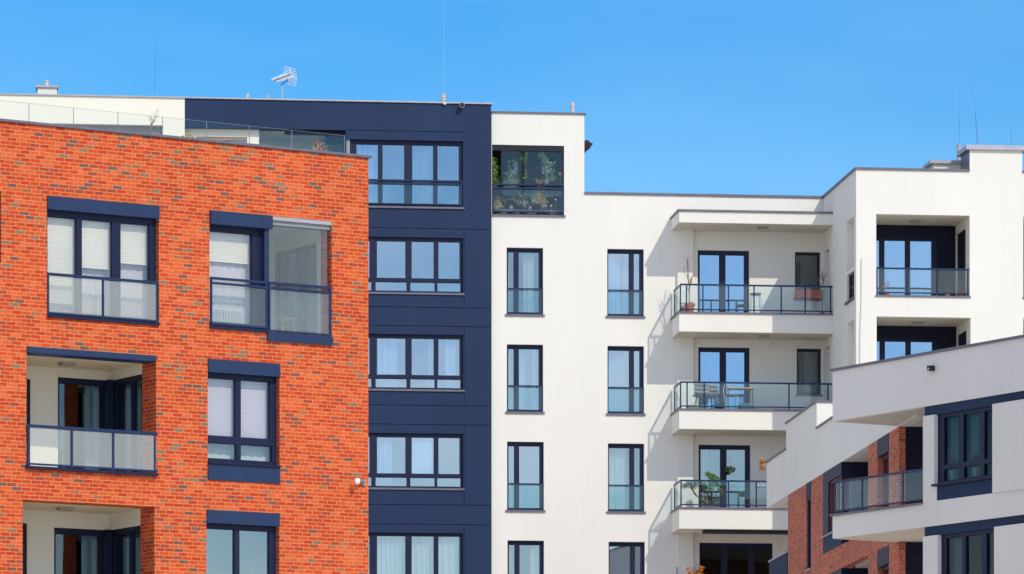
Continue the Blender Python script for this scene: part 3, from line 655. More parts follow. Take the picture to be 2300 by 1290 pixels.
# open loggias
for i, (r_, x0, xr) in enumerate(((l1, 59.5, 350.5), (l2, 51, 347))):
    a0, a1, z0, z1 = r_; Dp = -1.95
    zce = bz(59.5, 791.5) if i == 0 else z1
    if i == 0: MB().box(a0+.002, a1-.002, -.44, .03, zce, z1-.002).build('lintel', 'navyl', bb)
    MB().box(a0-.02, a1+.1, Dp-.3, -.452, zce+.002, zce+.12).build('loggia_ceiling', 'soffitw', bb)
    MB().box(a0-.02, a1+.1, Dp-.3, -.452, z0-.12, z0-.002).build('loggia_floor', 'paving', bb)
    MB(1).box(Dp, -.452, a0-.12, a0-.001, z0, zce).build('loggia_wall', 'cream', bb)
    da0 = bw_(130 if i == 0 else 121.6, Dp); zd = bz(130, 847, Dp) if i == 0 else bz(121.6, 1185, Dp)
    dr = (da0, a1-.003, z0+.03, zd)
    MB().cells(a0-.1, a1+.1, z0, zce+.1, Dp-.2, Dp-.001, [dr]).build('loggia_wall', 'cream', bb)
    window(bb, 0, *dr, Dp-.02, [(.035, .90)], [(.055, .97)], pane='gld', room='roomd', rdepth=3, rpad=.05, curtains=[(.62, .90, 'curtb')])
    sw = (Dp+.003, -.58, z0+.03, zd)
    MB(-1).cells(Dp, -.456, z0, zce+.1, -(a1+.14), -(a1+.001), [sw]).build('loggia_wall', 'cream', bb)
    window(bb, -1, *sw, -(a1+.01), [(.12, .62), (.70, .97)], [(.055, .97)], pane='gld', room='roomd', rdepth=2.5, rpad=.02, curtains=[(.12, .60, 'curtb'), (.78, .9, 'curtc')])
    MB().box(a1-.13, a1-.004, Dp+.002, Dp+.13, z0+.03, zd-.003).build('corner_post', 'navyf', bb)
    MB().box(a0+.0, bw_(64 if i == 0 else 56.5, Dp), Dp+.002, Dp+.08, z0, zce-.28).build('downpipe', 'dark', bb)
    # brick lining of the near pier
    MB(-1).box(-.60, -.4505, -(a1+.11), -(a1+.0), z0-.002, zce+.002).build('pier', 'brick', bb)
    zr = bz(57, 953, .03) if i == 0 else bz(50, 1297, .03)
    railing(bb, 0, a0-.015, a1+.0, z0+.03, zr, .05, [a0+.02, lerp(a0, a1, .335), lerp(a0, a1, .655), a1-.06], glassm='gldu', rw=.06, low=.02)
    slabbox(bb, 'sill', 'navyf', a0-.03, a1+.01, -.1, .09, z0-.03, z0+.028)

# ================================================================== corner building (white slabs, russet brick wall)
cb = FC.root('corner_apartment_building', 'white-banded apartment building with a russet brick side, in shade at the lower right', 'building')
dn = bpy.data.objects.new('x', None)
def parent_rot():       # frame of the brick side expressed as a matrix inside the building
    Rm = Matrix.Translation((FC.O[0], FC.O[1], 0)) @ Matrix.Rotation(FC.th, 4, 'Z')
    Dm = Matrix.Translation((FD.O[0], FD.O[1], 0)) @ Matrix.Rotation(FD.th, 4, 'Z')
    return Rm.inverted() @ Dm
DM = parent_rot(); bpy.data.objects.remove(dn)
def cw(px, d=0.): return FC.hit(px, 0, d)[0]
def czz(px, py, d=0.): return FC.hit(px, py, d)[1]
cS, cE = cw(1870), cw(2560); cM = cw(2073)
zPt, zPb = czz(1867, 835), czz(1870, 947); zSt, zSb = czz(1871, 1160), czz(1871, 1210)
st = zPb-zSb
wn1 = (cw(2098), cw(2234), czz(2098, 1088), czz(2073, 935.5)); lp = (cw(2103.5), cw(2236), czz(2103, 1125), wn1[2]+.001)
wn2 = (cw(2106), cw(2238), wn1[2]-st, wn1[3]-st); lp2 = (cw(2111), cw(2240), lp[2]-st, wn2[2]+.001)
b1 = (cM-1, cE+1, wn1[3], zPb+.001); b2 = (cM-1, cE+1, wn2[3], zSb)
MB().cells(cM, cE, -.5, zPb-.001, -.35, 0, [wn1, lp, wn2, lp2, b1, b2]).build('wall', 'white', cb)
MB().box(cM+.0, cE, -.34, -.05, b1[2]+.001, zPb-.002).build('lintel_band', 'navy', cb); MB().box(cM+.0, cE, -.34, -.05, b2[2]+.001, zSb-.001).build('lintel_band', 'navy', cb)
MB().box(cS, cE, -.25, .0, zPb, zPt).build('parapet', 'white', cb)
MB().box(cS+.25, cE, -6.5, -.251, zPb, zPb+.35).build('roof', 'soffit', cb)
MB(1).box(-6.5, -.251, cS, cS+.25, zPb, zPt-.2).build('parapet', 'white', cb)
slabbox(cb, 'coping', 'cap', cS-.05, cE, -.3, .05, zPt+.001, zPt+.06)
MB().box(cS, cM-.002, -2.6, .0, zSb, zSt).build('balcony_slab', 'white', cb)
MB().box(cS+.05, cM-.01, -2.6, -.05, zSb-.012, zSb-.001).build('soffit', 'soffit', cb)
MB().box(cS+.05, cM-.002, -2.6, -.05, zPb-.012, zPb-.001).build('soffit', 'soffit', cb)
slabbox(cb, 'coping', 'cap', cS-.06, cM-.003, -.2, .05, zSt+.001, zSt+.05)
railing(cb, 0, cw(1875, -.05), cM-.01, zSt+.05, czz(1875, 1081, -.05), -.05, [cw(p, -.05) for p in (1876, 1894, 1937, 2028)], glassm='glr')
for (wr, lr, x0) in ((wn1, lp, 2112), (wn2, lp2, 2118)):
    a0, a1, z0, z1 = wr; t = -.11; fx = lambda p: (cw(p+(0 if x0 == 2112 else 5), t)-a0)/(a1-a0)
    up = [(fx(2120.5), fx(2155.5)), (fx(2164), fx(2200.5)), (fx(2211), fx(2233))]; lo = [(fx(2120), fx(2158)), (fx(2165), fx(2203)), (fx(2211), fx(2235))]
    if x0 == 2112: window(cb, 0, a0+.003, a1-.003, z0, z1-.003, t, up, [(.05, .735), (.80, .965)], lower=lo, pane='glk', room='roomd', curtains=[(.05, .2, 'curtc'), (.4, .62, 'curtc')], rdepth=1.6)
    else: window(cb, 0, a0+.003, a1-.003, z0, z1-.003, t, up, [(.05, .97)], pane='glk', room='roomd', curtains=[(.08, .25, 'curtc')], rdepth=1.6)
    MB().box(lr[0]+.001, lr[1]-.002, -.3, -.02, lr[2]+.001, lr[3]-.06).build('sill_panel', 'navy', cb); slabbox(cb, 'sill', 'navyf', a0-.04, a1-.002, -.1, .06, z0-.055, z0-.002)
    MB().box(a1, cE, .002, .07, lr[2]-.0, z1+.015).build('wall_panel', 'white', cb)
MB().box(cM, cE, -9, -8.7, -.5, zPb).build('rear_wall', 'white', cb)
# --- brick side wall, built in its own direction
def dpart(mb, name, mat, parent=None, **k):
    o = mb.build(name, mat, None, **k); o.parent = parent or cb
    if parent is None: o.matrix_local = DM
    return o
def dwin(*a, **k):
    o = window(None, *a, **k); o.parent = cb; o.matrix_local = DM; return o
def dw(px, d=0.): return FD.hit(px, 0, d)[0]
def dz(px, py, d=0.): return FD.hit(px, py, d)[1]
e0, e1, e2 = dw(1722), dw(1770), dw(2019.5)
zb_ = dz(1722, 1142); zl_ = dz(1720, 1042); zh_ = dz(1766, 953)
h1 = (dw(1849.5), dw(1950), zSt+.1, zb_+1); sl = (dw(1811.5), dw(1821.5), dz(1811.5, 1281), zb_+1)
s2 = (dw(1971), dw(1996.5), zSt-.05, zb_+1)
zf2 = zSb+.02
h1b = (dw(1850), dw(1950), h1[2]-st, zf2); s2b = (dw(1971), dw(1996.5), h1[2]-st, zf2); slb = (sl[0], sl[1], sl[2]-st, zf2-.3)
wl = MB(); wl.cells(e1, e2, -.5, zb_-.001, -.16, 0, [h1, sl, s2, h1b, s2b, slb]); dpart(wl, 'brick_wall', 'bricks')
dpart(MB().box(e0, e2+2.5, -.25, .0, zb_, zl_), 'parapet', 'white')
dpart(MB().box(e0, e2+1.0, -3.2, -.251, zb_+.001, zb_+.3), 'roof', 'soffit')
ea, eb = dw(1766), dw(1834.5)
dpart(MB().box(ea, eb, -1.6, .002, zl_+.0, zh_), 'parapet_block', 'white')
dpart(MB().box(ea-.04, eb+.04, -1.64, .04, zh_+.001, zh_+.05), 'coping', 'cap')
dpart(MB().box(e0-.05, ea-.041, -.3, .04, zl_+.001, zl_+.05), 'coping', 'cap'); dpart(MB().box(eb+.041, e2+2.5, -.3, .04, zl_+.001, zl_+.05), 'coping', 'cap')
dpart(MB(-1).box(-3.2, -.001, -(e0+.25), -e0, zb_+.3, zl_), 'parapet', 'white')
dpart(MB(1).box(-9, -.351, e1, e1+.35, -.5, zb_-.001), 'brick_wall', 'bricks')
# front-facing corner wall below the big slabs
for q0, q1 in ((zSt-.2, zPb-.02), (zSt-.2-st, zSb-.02)):
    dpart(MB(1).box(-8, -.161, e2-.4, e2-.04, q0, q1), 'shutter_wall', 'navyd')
    lv = MB(1); zz = q0+.1
    while zz < q1-.05: lv.box(-3, -.17, e2-.039, e2-.02, zz, zz+.07); zz += .14
    dpart(lv, 'louvre', 'navyd')
for q, zt_, zbb in ((h1, zb_, h1[2]), (h1b, zf2, h1b[2])):       # bay with navy surround and deep recess beside it
    u0, u1 = q[0], q[1]; um = dw(1891); zs = zbb+.42
    dpart(MB().box(u0+.002, um, -.3, .015, zt_-.33, zt_-.003), 'lintel', 'navyf')
    dpart(MB().box(u0+.002, um, -.3, .015, zbb+.0, zs), 'sill_panel', 'navy'); dpart(MB().box(u0-.02, lerp(u0, um, .6), -.1, .05, zs+.002, zs+.04), 'sill', 'capl')
    uf = dw(1862); dpart(MB().box(u0+.002, uf, -.3, .015, zs+.042, zt_-.334), 'surround', 'navyf')
    dwin(0, uf+.002, um-.002, zs+.045, zt_-.336, -.03, [(.08, .46), (.54, .92)], [(.04, .97)], frame='brown', pane='glc', room=None)
    dpart(MB().box(uf, um-.1, -1.0, -.31, zs, zt_-.34), 'inner_room', 'rooml')
    dpart(MB(1).cells(-1.3, -.0, zbb, zt_-.003, um-.12, um-.001, [(-1.25, -.12, zbb+.5, zt_-.40)]), 'recess_wall', 'navyf')
    dwin(1, -1.25, -.12, zbb+.5, zt_-.40, um-.03, [(.06, .94)], [(.05, .95)], frame='brown', pane='gld', room=None)
    dpart(MB().box(um, u1+.2, -1.5, -1.3, zbb, zt_), 'recess_wall', 'dark'); dpart(MB().box(um-.4, u1+.2, -1.5, -.351, zt_+.0, zt_+.1) if q is h1b else MB().box(um, u1, -.3, -.26, zt_-.004, zt_-.002), 'soffit', 'soffit')
    dpart(MB().box(um, u1+.2, -1.5, -.02, zbb-.1, zbb-.002), 'recess_floor', 'capl')
for q, zt_ in ((s2, zb_), (s2b, zf2)):
    dpart(MB().box(q[0]+.002, q[1]-.002, -.3, .012, zt_-.45, zt_-.003), 'lintel', 'navyf')
    dwin(0, q[0]+.002, q[1]-.002, q[2], zt_-.452, -.12, [(.12, .88)], [(.03, .97)], frame='brown', pane='gld', room='roomd', rdepth=.8, rpad=.0)
dpart(MB().box(sl[0]+.001, sl[1]-.001, -.3, .012, zb_-.42, zb_-.003), 'lintel', 'navy')
dwin(0, sl[0]+.001, sl[1]-.001, sl[2], zb_-.422, -.02, [(.2, .8)], [(.03, .98)], frame='navyf', pane='gld', room='roomd', rdepth=.5, rpad=0)
dpart(MB().box(sl[0]-.02, sl[1]+.02, -.05, .05, sl[2]-.05, sl[2]-.002), 'sill', 'capl')
# slatted terrace screen at the foot of the brick wall
f0 = dw(1729); zf = dz(1729, 1264)
tr = MB(); tr.box(f0, e1-.01, -.06, .05, zf, zf+.05); tro = dpart(tr, 'terrace_screen', 'capl')
for i in range(9):
    u = lerp(f0, e1-.02, i/9)+.02; MB().box(u, u+(e1-f0)/9-.06, -.02, .02, zf-1.3, zf-.002).build('slat', 'navy', tro)
dpart(MB().box(f0-.1, e1, -3, .05, zf-1.6, zf-1.31), 'terrace_slab', 'white')

# ================================================================== things on roofs and walls
def place(F, name, label, cat, px, d, z, group=None, th=None, py=None):
    a = F.hit(px, 0, d)[0]
    o = bpy.data.objects.new(name, None); C.objects.link(o)
    o.location = (F.O[0]+a*F.u[0]+d*F.n[0], F.O[1]+a*F.u[1]+d*F.n[1], z); o.rotation_euler = (0, 0, F.th if th is None else th)
    return tag(o, label, cat, group)
def zat(F, px, py, d): return F.hit(px, py, d)[1]
# tv antenna
zr0 = zN-.4; an = place(FA, 'tv_antenna', 'rooftop television antenna with a tilted boom and grid reflector on a thin mast', 'antenna', 634, -2.0, zr0)
hm = zat(FA, 634, 190, -2)-zr0
MB().tube([(0, 0, 0), (0, 0, hm)], .022, 8).build('mast', 'steel', an)
s_ = 1/72.
def AP(px, py, y=0.): return ((px-634)*s_*1.005, y, (190-py)*s_+hm)
boom = MB(); boom.tube([AP(612, 194, -.9), AP(654, 165, .25)], .022, 6); bo = boom.build('boom', 'black', an)
el = MB()
for i in range(17):
    f = i/16; c = Vector(AP(lerp(612, 650, f), lerp(193.5, 167, f), lerp(-.9, .15, f))); w = lerp(.11, .17, f)
    el.tube([c+Vector((-w, -.05, .04)), c+Vector((w, .05, -.035))], .008, 4)
el.build('director', 'whitep', an)
rf = MB()
for (xa, ya, xb, yb_) in ((638, 148, 666, 149.3), (638, 153.7, 667, 155), (638, 158.7, 667.5, 160), (638, 162, 669, 165), (640, 164.5, 668, 168), (648, 170, 669, 171.6), (646, 173, 667, 173.5), (645, 176, 666.5, 177), (645, 179, 666, 181), (645, 185.5, 665, 186.6)):
    rf.tube([AP(xa, ya, .1), AP(xb, yb_, .5)], .010, 4)
rf.tube([AP(652, 148, .3), AP(655, 165, .28), AP(651, 187, .35)], .014, 5); rf.tube([AP(668, 168, .5), AP(665.5, 187, .5)], .008, 4)
rf.build('reflector', 'whitep', an)
br = MB(); br.tube([AP(632, 192), AP(636, 188, -.1), AP(645, 182, 0), AP(644, 175, .05)], .02, 5); br.build('bracket', 'black', an)
# lightning rods
for (px, yb_, yt, lean, F, d, lab) in ((347, 214, 10, 3.5, FA, -1.9, 'hair-thin lightning rod on the cream roof between the low chimney and the antenna'),
        (996, 216, 5, 1.5, FA, -1.5, 'tall pale lightning rod rising from the ringed vent on the navy roof'),
        (2156, 324, 180, -3, FA, DW-2.1, 'faint rod above the grey vent pipe on the white wing'),
        (2197, 330, 165, -13, FA, DW-.8, 'dark leaning rod on the tall white chimney'),
        (2273, 330, 250, -5, FA, DW-.8, 'short thin rod near the right end of the tall white chimney')):
    zb0 = zat(F, px, yb_, d)-.15; o = place(F, 'lightning_rod', lab, 'lightning rod', px, d, zb0, 'lightning rods on the roofs')
    top = zat(F, px, yt, d)-zb0; x = lean/73.
    MB().tube([(0, 0, 0), (x*.5, 0, top*.5)], (.005 if px != 2197 else .009), 5).build('lower_rod', 'cap' if px != 996 else 'steel', o)
    MB().tube([(x*.5, 0, top*.5), (x, 0, top)], .0025, 4).build('upper_rod', 'cap' if px != 996 else 'steel', o)
# spouts, lamps
o = place(FA, 'rain_spout', 'round dark overflow spout high on the navy wall near its right corner', 'spout', 1036, DN, zat(FA, 1036, 239, DN))
MB().tube([(0, 0, 0), (0, -.22, 0)], .07, 14).build('pipe', 'black', o); MB().lathe((0, 0, 0), [(.001, 0), (.002, .001)], 4) 
rg = MB(); rg.v = []; base = []
for k in range(16):
    a = 2*math.pi*k/16
    for r_, y in ((.07, -.222), (.082, -.222), (.082, -.16), (.07, -.16)): rg.v.append((r_*math.cos(a), y, r_*math.sin(a)))
for k in range(16):
    for j in range(4): rg.f.append((k*4+j, k*4+(j+1) % 4, ((k+1) % 16)*4+(j+1) % 4, ((k+1) % 16)*4+j))
rg.build('collar', 'greyp', o)
o = place(FA, 'bulkhead_lamp', 'small white lamp under the roof edge of the navy block below the ringed vent', 'lamp', 999, DN+.05, zat(FA, 999, 232, DN))
MB().lathe((0, 0, 0), [(.045, 0), (.06, -.02), (.05, -.045), (.02, -.06)], 14).build('dome', 'whitep', o); MB().box(-.02, .02, -.03, .04, 0, .03).build('bracket', 'greyp', o)
o = place(FC, 'wall_camera', 'small black box camera on the white parapet of the corner building', 'camera', 2096, .0, zat(FC, 2096, 828, 0))
MB().box(-.07, .07, .002, .14, -.06, .06).build('housing', 'black', o); MB().tube([(0, -.14, -.02), (0, -.16, -.025)], .035, 12).build('lens', 'greyp', o)
o = place(FB, 'dome_camera', 'white dome security camera on an arm at the brick corner', 'camera', 790, .0, zat(FB, 790, 1083, 0))
MB().lathe((0, -.22, 0), [(.015, .06), (.05, .05), (.064, .02), (.06, -.025), (.04, -.06), (.012, -.07)], 18).build('dome', 'whitep', o, smooth=True)
MB().tube([(.07, -.2, .03), (.27, -.04, .01)], .025, 8).build('arm', 'tan', o); MB().box(.24, .30, .0, .05, -.06, .06).build('bracket', 'greyp', o)
# ceiling lamps
def clamp_(F, px, d, z, lab):
    o = place(F, 'ceiling_lamp', lab, 'lamp', px, d, z, 'ceiling lamps under the balconies'); MB().box(-.15, .15, -.09, .09, -.055, -.018).build('diffuser', 'lamp', o); MB().box(-.165, .165, -.105, .105, -.018, -.001).build('base', 'lamp', o)
clamp_(FB, 151, -1.1, bz(59.5, 791.5)-.001, 'flat rectangular lamp on the ceiling of the upper open brick loggia')
clamp_(FB, 146, -1.1, l2[3]-.001, 'flat rectangular lamp on the ceiling of the lower open brick loggia')
clamp_(FA, 1713, 1.0, cz[1]-.013, 'flat lamp under the roof canopy above the top white balcony')
clamp_(FA, 1716, 1.0, az6(744.5)-.013, 'flat lamp under the slab of the top white balcony')
clamp_(FA, 2056, DW-1.1, log[0][3]-.001, 'flat lamp on the ceiling of the upper loggia in the white wing')
clamp_(FA, 2060, DW-1.1, log[1][3]-.001, 'flat lamp on the ceiling of the lower loggia in the white wing')
# folded dark awning sticking out beyond the corner of the upper white block
o = place(FA, 'folded_awning', 'crumpled black folded awning sticking out past the upper white corner', 'awning', 1313.5, -.3, zat(FA, 1313, 343, -.3))
m = MB(); m.v = [(0, 0, 0), (.02, .5, 0), (0, 0, .36), (0, .5, .40), (.25, .05, .27), (.22, .5, .30), (.15, -.02, .12), (.13, .5, .14), (.08, .0, .40), (.06, .5, .42)]
m.f = [(0, 6, 7, 1), (6, 4, 5, 7), (4, 8, 9, 5), (8, 2, 3, 9), (0, 2, 8, 4, 6), (1, 7, 5, 9, 3), (0, 1, 3, 2)]
m.build('fabric', 'black', o); MB().tube([(-.02, .05, .38), (.26, .06, .28)], .015, 6).build('arm', 'brown', o)
# thin conductor on the white wing
o = place(FA, 'conductor_cable', 'thin pale cable hanging down the left edge of the white wing front', 'cable', 1931, DW+.03, zat(FA, 1929, 820, DW))
zt0 = zat(FA, 1934, 580, DW)-o.location.z
tag(o, o['label'], 'cable'); MB().tube([(.0, 0, 0), (.01, 0, zt0*.35), (.045, 0, zt0*.6), (.05, 0, zt0)], .008, 5).build('wire', 'capl', o)

# ================================================================== plants and furniture
def bare_tree(mb, c, h, spread, n=7, r=.012, seed=1, dep=4):
    rnd = random.Random(seed); c = Vector(c)
    def grow(p, dr, L, r, k):
        q = p+dr*L; q2 = p+dr*L*.5+Vector((rnd.gauss(0, .03), rnd.gauss(0, .03), 0))*L
        mb.tube([p, q2, q], [r, r*.85, r*.7], 4)
        if k > 0:
            for _ in range(rnd.choice((2, 3))):
                grow(q if rnd.random() < .7 else q2, (dr+Vector((rnd.gauss(0, spread), rnd.gauss(0, spread), rnd.uniform(0, .35)))).normalized(), L*rnd.uniform(.55, .85), r*.72, k-1)
    grow(c, Vector((0, 0, 1)), h*.36, r, dep)
def clump(mb, c, rx, ry, rz, n, size, narrow=.45, rnd=random):
    for _ in range(n):
        while True:
            p = Vector((rnd.uniform(-1, 1), rnd.uniform(-1, 1), rnd.uniform(-1, 1)))
            if p.length < 1: break
        mb.leaf((c[0]+p.x*rx, c[1]+p.y*ry, c[2]+p.z*rz), size*rnd.uniform(.6, 1.3), narrow)
def pot(parent, c, r, h, mat='terra'):
    return MB().lathe(c, [(r*.7, 0), (r*.95, h*.8), (r*1.08, h*.8), (r*1.08, h), (r*.9, h), (r*.85, h*.9)], 18).build('pot', mat, parent)
fz = [f+.05 for f in floors]
o = place(FA, 'potted_tree', 'leafless little tree in a terracotta pot by the left door of the top white balcony', 'plant', 1549, 1.15, fz[0])
pot(o, (0, 0, 0), .16, .30); t_ = MB(); bare_tree(t_, (0, 0, .22), 1.35, .28, r=.022, seed=5, dep=5); t_.build('branches', 'twig', o)
l_ = MB(); clump(l_, (0, 0, .29), .15, .13, .06, 60, .06); l_.build('leaves', 'bark', o)
o = place(FA, 'potted_shrub', 'small dried shrub in a brown pot in the left corner of the top white balcony', 'plant', 1534, 1.25, fz[0])
pot(o, (0, 0, 0), .10, .18); l_ = MB(); clump(l_, (0, 0, .24), .1, .1, .09, 70, .05); l_.build('leaves', 'straw', o)
o = place(FA, 'potted_tree', 'thin bare sapling at the right end of the top white balcony', 'plant', 1847, 1.1, fz[0])
pot(o, (0, 0, 0), .07, .1); t_ = MB(); bare_tree(t_, (0, 0, .08), 1.25, .2, r=.020, seed=8, dep=5); t_.build('branches', 'twig', o)
l_ = MB(); clump(l_, (-.12, 0, .5), .12, .05, .08, 25, .05); l_.build('leaves', 'bloomr', o)
a0, a1, z0, z1 = FA.rect(*sidew[0]); 
o = place(FA, 'window_box', 'orange-red planter box on the sill behind the top white balcony railing', 'planter', 1814, .11, zat(FA, 1814, 670, .1))
hw = (a1-a0)/2
tb = MB(); tb.cells(-hw, hw, 0, .22, -.09, .09, []); tb.build('trough', 'terra', o); tb = MB(); tb.box(-hw-.01, hw+.01, -.1, .1, .221, .245); tb.build('rim', 'terra', o)
# bar stool
o = place(FA, 'bar_stool', 'round grey stool with thin steel legs on the top white balcony', 'stool', 1697, 1.2, fz[0]-.02)
MB().lathe((0, 0, .60), [(.15, 0), (.18, .02), (.18, .05), (.15, .065)], 20).build('seat', 'greyp', o)
for sx, sy in ((-1, -1), (1, -1), (1, 1), (-1, 1)): MB().tube([(sx*.12, sy*.12, .6), (sx*.19, sy*.17, 0)], .012, 6).build('leg', 'chrome', o)
ring = MB(); ring.tube([(.165*math.cos(k*math.pi/8), .155*math.sin(k*math.pi/8), .25) for k in range(17)], .007, 4); ring.build('footrest', 'chrome', o)
# second balcony: shell chairs, wire chair, table, cushion box, dark plant
def shell_chair(px, d, z, lab, rot):
    o = place(FA, 'shell_chair', lab, 'chair', px, d, z, 'grey shell chairs on the middle balcony', th=FA.th+rot)
    m = MB(); m.open = True; n = 8; G = []
    for j in range(7):
        f = j/6; row = []
        for i in range(n+1):
            x = lerp(-.23, .23, i/n); cx = (i/n-.5)*2
            if f < .45: y, z_ = lerp(-.22, .16, f/.45), .43+.05*cx*cx
            else: g = (f-.45)/.55; y, z_ = .16+.10*g-.09*cx*cx*g, .44+.38*g+.03*cx*cx
            row.append((x*(1-.15*max(0, f-.8)/.2), y, z_))
        G.append(row)
    for j in range(6):
        for i in range(n): m.quad(G[j][i], G[j][i+1], G[j+1][i+1], G[j+1][i])
    s = m.build('seat', 'greyp', o, smooth=True); md = s.modifiers.new('solid', 'SOLIDIFY'); md.thickness = .015
    for sx, sy in ((-1, -1), (1, -1), (1, 1), (-1, 1)): MB().tube([(sx*.12, sy*.1, .44), (sx*.2, sy*.2, 0)], .012, 6).build('leg', 'black', o)
    return o
shell_chair(1574, 1.0, fz[1], 'left grey shell chair on the middle white balcony', math.pi)
shell_chair(1592, .7, fz[1], 'right grey shell chair on the middle white balcony', math.pi+.25)
o = place(FA, 'bistro_table', 'small wood-topped table with black legs behind the middle balcony railing', 'table', 1660, .75, fz[1])
MB().box(-.42, .42, -.28, .28, .70, .73).build('tabletop', 'wood', o)
for sx, sy in ((-1, -1), (1, -1), (1, 1), (-1, 1)): MB().tube([(sx*.38, sy*.24, .7), (sx*.38, sy*.24, 0)], .013, 6).build('leg', 'black', o)
o = place(FA, 'wire_chair', 'shiny curled wire garden chair in front of the middle balcony door', 'chair', 1641, 1.15, fz[1])
m = MB()
for sx in (-1, 1):
    m.tube([(sx*.2, .12, 0), (sx*.14, .08, .25), (sx*.19, .1, .44), (sx*.2, .16, .7), (sx*.12, .18, .88)], .013, 6)
    m.tube([(sx*.2, -.2, 0), (sx*.15, -.16, .22), (sx*.19, -.18, .44)], .013, 6)
m.build('frame', 'chrome', o)
m = MB(); m.lathe((0, -.03, .44), [(.2, 0), (.215, .012), (.2, .024)], 18); m.build('seat', 'chrome', o)
m = MB()
for k in range(5): m.tube([(lerp(-.12, .12, k/4), .13, .45), (lerp(-.2, .2, k/4)*(.9 if k % 2 else .5), .17, .68), (lerp(-.1, .1, k/4), .18, .88)], .008, 5)
m.build('backrest', 'chrome', o)
o = place(FA, 'cushion_box', 'blue-grey covered cushion with a sloping right side on the middle balcony floor', 'cushion', 1679, 1.15, fz[1])
m = MB(); m.v = [(-.3, -.2, 0), (.32, -.2, 0), (.32, .2, 0), (-.3, .2, 0), (-.26, -.16, .2), (.02, -.16, .23), (.02, .16, .23), (-.26, .16, .2)]
m.f = [(0, 1, 2, 3), (4, 5, 6, 7), (0, 1, 5, 4), (1, 2, 6, 5), (2, 3, 7, 6), (3, 0, 4, 7)]; c_ = m.build('cover', 'bluec', o); bv = c_.modifiers.new('b', 'BEVEL'); bv.width = .03; bv.segments = 2
o = place(FA, 'potted_shrub', 'dark twiggy shrub between the grey chairs and the balcony door', 'plant', 1611, 1.1, fz[1])
pot(o, (0, 0, 0), .1, .14, 'black'); t_ = MB(); bare_tree(t_, (0, 0, .1), .62, .45, r=.009, seed=3); t_.build('branches', 'bark', o)
l_ = MB(); clump(l_, (0, 0, .28), .22, .15, .18, 60, .045); l_.build('leaves', 'leafd', o)
o = place(FA, 'planter_trough', 'low grey trough with pale succulents at the left of the middle balcony', 'planter', 1560, 1.3, fz[1])
MB().box(-.2, .22, -.1, .1, 0, .1).build('trough', 'greyp', o); l_ = MB(); clump(l_, (-.1, 0, .12), .14, .08, .04, 60, .04); l_.build('leaves', 'leafs', o)
# third balcony: bent pine and rubber-leaved plant
o = place(FA, 'bent_pine', 'leaning pine with a curved trunk and tufted blue-green needles on the lowest white balcony', 'plant', 1594, 1.2, fz[2])
k = 1/74.
def TP(px, py, y=0.): return ((px-1594)*k, y, (1137-py)*k)
pot(o, (0, 0, -.02), .12, .08, 'greyp')
t_ = MB(); t_.tube([TP(1594, 1133), TP(1575, 1120, -.05), TP(1560, 1106, -.08), TP(1552, 1093, -.1), TP(1550, 1083, -.1)], [.035, .032, .028, .02, .01], 8)
for q in ((1538, 1086), (1545, 1080), (1562, 1084)): t_.tube([TP(1552, 1093, -.1), TP((1552+q[0])/2, (1093+q[1])/2+1, -.1), TP(*q, -.1)], .010, 5)
t_.build('trunk', 'bark', o)
l_ = MB()
for c_, rx, rz, n in (((1536, 1088), .13, .09, 170), ((1549, 1082), .18, .09, 260), ((1562, 1083), .13, .085, 160), ((1556, 1091), .12, .06, 90)): clump(l_, TP(*c_, -.1), rx, .16, rz, n, .09, .12)
l_.build('crown', 'leafb', o)
o = place(FA, 'rubber_plant', 'round-leaved green plant with several thin stems beside the bent pine', 'plant', 1600, 1.05, fz[2])
def TQ(px, py, y=0.): return ((px-1600)*k, y, (1137-py)*k)
t_ = MB()
for q in (((1588, 1105), (1583, 1088)), ((1592, 1100), (1595, 1070)), ((1601, 1098), (1606, 1075)), ((1608, 1105), (1618, 1092)), ((1600, 1115), (1590, 1103)), ((1606, 1120), (1620, 1112))):
    t_.tube([TQ(1598, 1133), TQ(*q[0], .02), TQ(*q[1], .03)], [.014, .011, .007], 5)
t_.build('stems', 'bark', o)
l_ = MB()
for c_, r_, n in (((1590, 1058), .10, 80), ((1600, 1064), .13, 120), ((1608, 1070), .12, 110), ((1598, 1078), .13, 110), ((1612, 1082), .10, 80), ((1594, 1092), .08, 60), ((1618, 1095), .10, 80), ((1580, 1082), .09, 60)): clump(l_, TQ(*c_), r_, r_, r_*.8, int(n*1.5), .055, .6)
l_.build('crown', 'leafg', o)
pot(o, (0, 0, -.02), .1, .08, 'greyp')
o = place(FA, 'hanging_fern', 'green fern hanging behind the glass door above the lowest white balcony', 'plant', 1641, .12, zat(FA, 1641, 1056, .12))
l_ = MB(); clump(l_, (0, 0, .02), .18, .07, .09, 220, .12, .2); l_.build('fronds', 'leafg', o); MB().lathe((0, 0, -.1), [(.04, 0), (.065, .08), (.06, .09)], 12).build('pot', 'greyp', o); MB().tube([(0, 0, 0), (0, .0, .5)], .003, 4).build('cord', 'black', o)
for px, lab in ((1702, 'left white-patterned grey tile hanging on the lowest balcony railing'), (1715, 'right white-patterned grey tile hanging on the lowest balcony railing')):
    o = place(FA, 'patterned_tile', lab, 'wall decoration', px, 1.35, zat(FA, px, 1090, 1.35), 'patterned tiles')
    MB().box(-.085, .085, -.01, .01, -.085, .1).build('panel', 'greyp', o)
    m = MB()
    for q in range(6):
        a = q*math.pi/3; m.tube([(.0, -.014, 0), (.035*math.cos(a), -.014, .035*math.sin(a)), (.05*math.cos(a+.3), -.014, .05*math.sin(a+.3))], .008, 4)
    m.tube([(-.07, -.014, -.07), (.07, -.014, -.07), (.07, -.014, .085), (-.07, -.014, .085), (-.07, -.014, -.07)], .005, 4)
    m.build('motif', 'whitep', o)
